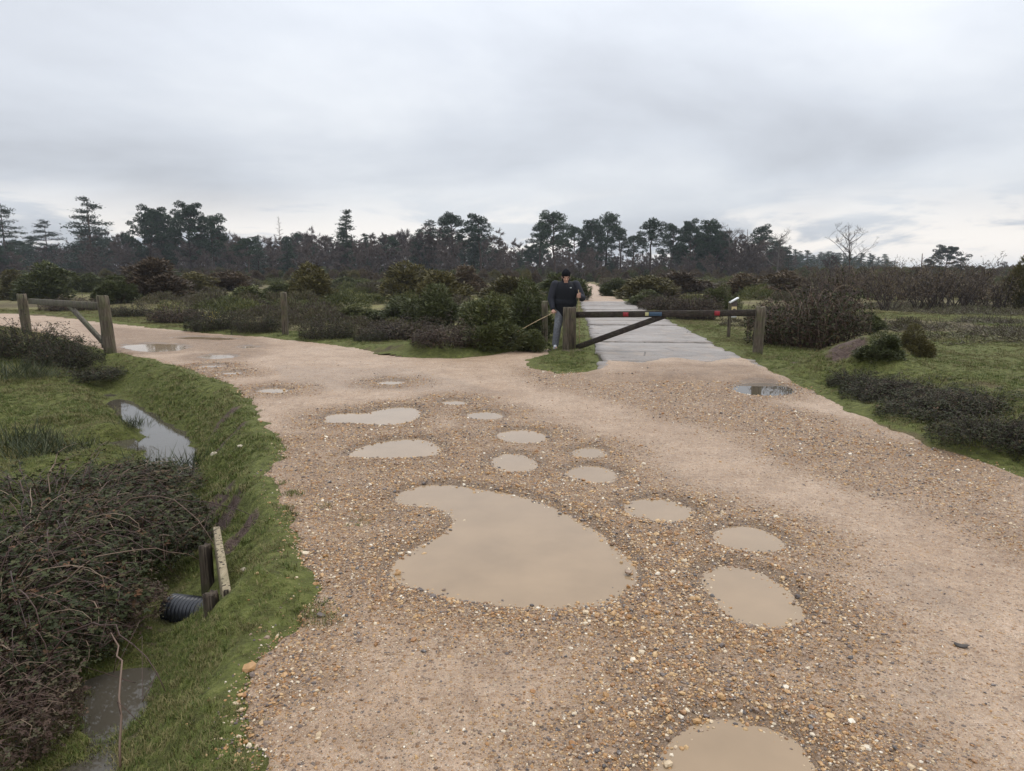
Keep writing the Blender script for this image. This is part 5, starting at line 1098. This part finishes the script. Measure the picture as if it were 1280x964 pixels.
m = MB(); m.tube([(0, -.150, 1.40), (0, -.160, 1.25), (0, -.155, 1.0), (0, -.14, .78)], .006, 6); m.build('zip', M['sleeve'], jk); m = MB(); m.box((.10, -.150, 1.33), (.035, .008, .014), None, .001); m.build('chest_mark', M['white'], jk)
T_ = MB()
for h_, k_, a_ in ((hipR, kneeR, ankR), (hipL, kneeL, ankL)): capsule(T_, h_, k_, .108, .085); capsule(T_, k_, np.array(a_) + (0, 0, -.005), .083, .074)
capsule(T_, hipR, hipL, .12, .12); fused(T_, 'jeans', M['jeans'], man, .011, 4)
Hh = MB(); ball(Hh, hd((0, -.035, 1.655)), (.097, .112, .092)); capsule(Hh, hd((-.0, -.035, 1.632)), hd((0, -.035, 1.645)), .095, .095, flat=(1, 1.12, 1)); ball(Hh, hd((0, -.02, 1.70)), (.07, .08, .062)); hat = fused(Hh, 'beanie', M['hat'], man, .008, 3)
for sx, a_ in ((-1, ankR), (1, ankL)):
    S = MB(); c = np.array(a_); capsule(S, c + (0, .045, -.040), c + (sx * .01, -.135, -.048), .050, .043, flat=(1, .9, 1)); capsule(S, c + (0, .03, -.03), c + (0, .02, .02), .050, .046); s_ = fused(S, 'trainer', M['shoe'], man, .008, 3)
    S = MB(); S.box(c + (sx * .005, -.05, -.083), (.088, .275, .022), None, .009); S.build('sole', M['sole'], s_)
for sx in (-1, 1): S = MB(); ball(S, hd((sx * .033, -.128, 1.590)), (.011, .008, .006)); S.build('eye', M['eye'], man, True)
S = MB(); ball(S, hd((0, -.137, 1.535)), (.024, .010, .006)); S.build('mouth', M['lip'], man, True)
hR, hL = hR * .965, hL * .965; wp = np.array((mx, my, mz)); tip = at(646, 415, 14.15); m = MB(); c0 = wp + hR; d0 = c0 - tip; d0 /= np.linalg.norm(d0); m.tube([c0 + d0 * .10, c0, (c0 + tip) / 2 + (0, 0, .006), tip], [.0075, .0075, .007, .005], 8)
for t in (.25, .5, .75): p = c0 + (tip - c0) * t; m.tube([p - d0 * .006, p + d0 * .006], .0095, 8)
tag(m.build('cane', M['cane_stick'], None, True), 'thin cane slanting down to the gorse from the lower hand', 'cane')
c0 = wp + hL; m = MB(); ft = np.array((c0[0] + .03, c0[1] - .02, hz(c0[0], c0[1]) - .0)); m.tube([c0 + (-.005, 0, .12), c0, (c0 + ft) / 2, ft], [.0075, .0075, .007, .006], 8)
for t in (.2, .45, .7): p = c0 + (ft - c0) * t; m.tube([p - (0, 0, .006), p + (0, 0, .006)], .0095, 8)
tag(m.build('cane', M['cane_stick'], None, True), 'upright cane held at the chest and planted behind the rail', 'cane')

# ------------------------------------------------------------------ damp air over the heath
HAZE = .0003
bm = bmesh.new(); bmesh.ops.create_cube(bm, size=1.0); me = bpy.data.meshes.new('haze'); bm.to_mesh(me); bm.free()
hzo = link('haze', me); hzo.scale = (6600, 3600, 42); hzo.location = (0, 1700, 42 / 2 - 4.0); tag(hzo, 'thin damp haze over the heath and wood', kind='stuff')
hm = bpy.data.materials.new('haze'); hm.use_nodes = True; t = hm.node_tree; t.nodes.clear(); ou = t.nodes.new('ShaderNodeOutputMaterial'); pv = t.nodes.new('ShaderNodeVolumePrincipled'); pv.inputs['Color'].default_value = (.86, .92, 1, 1); pv.inputs['Density'].default_value = HAZE
t.links.new(pv.outputs[0], ou.inputs['Volume']); me.materials.append(hm)
print('pebbles', NPEB, 'grass', NGR)
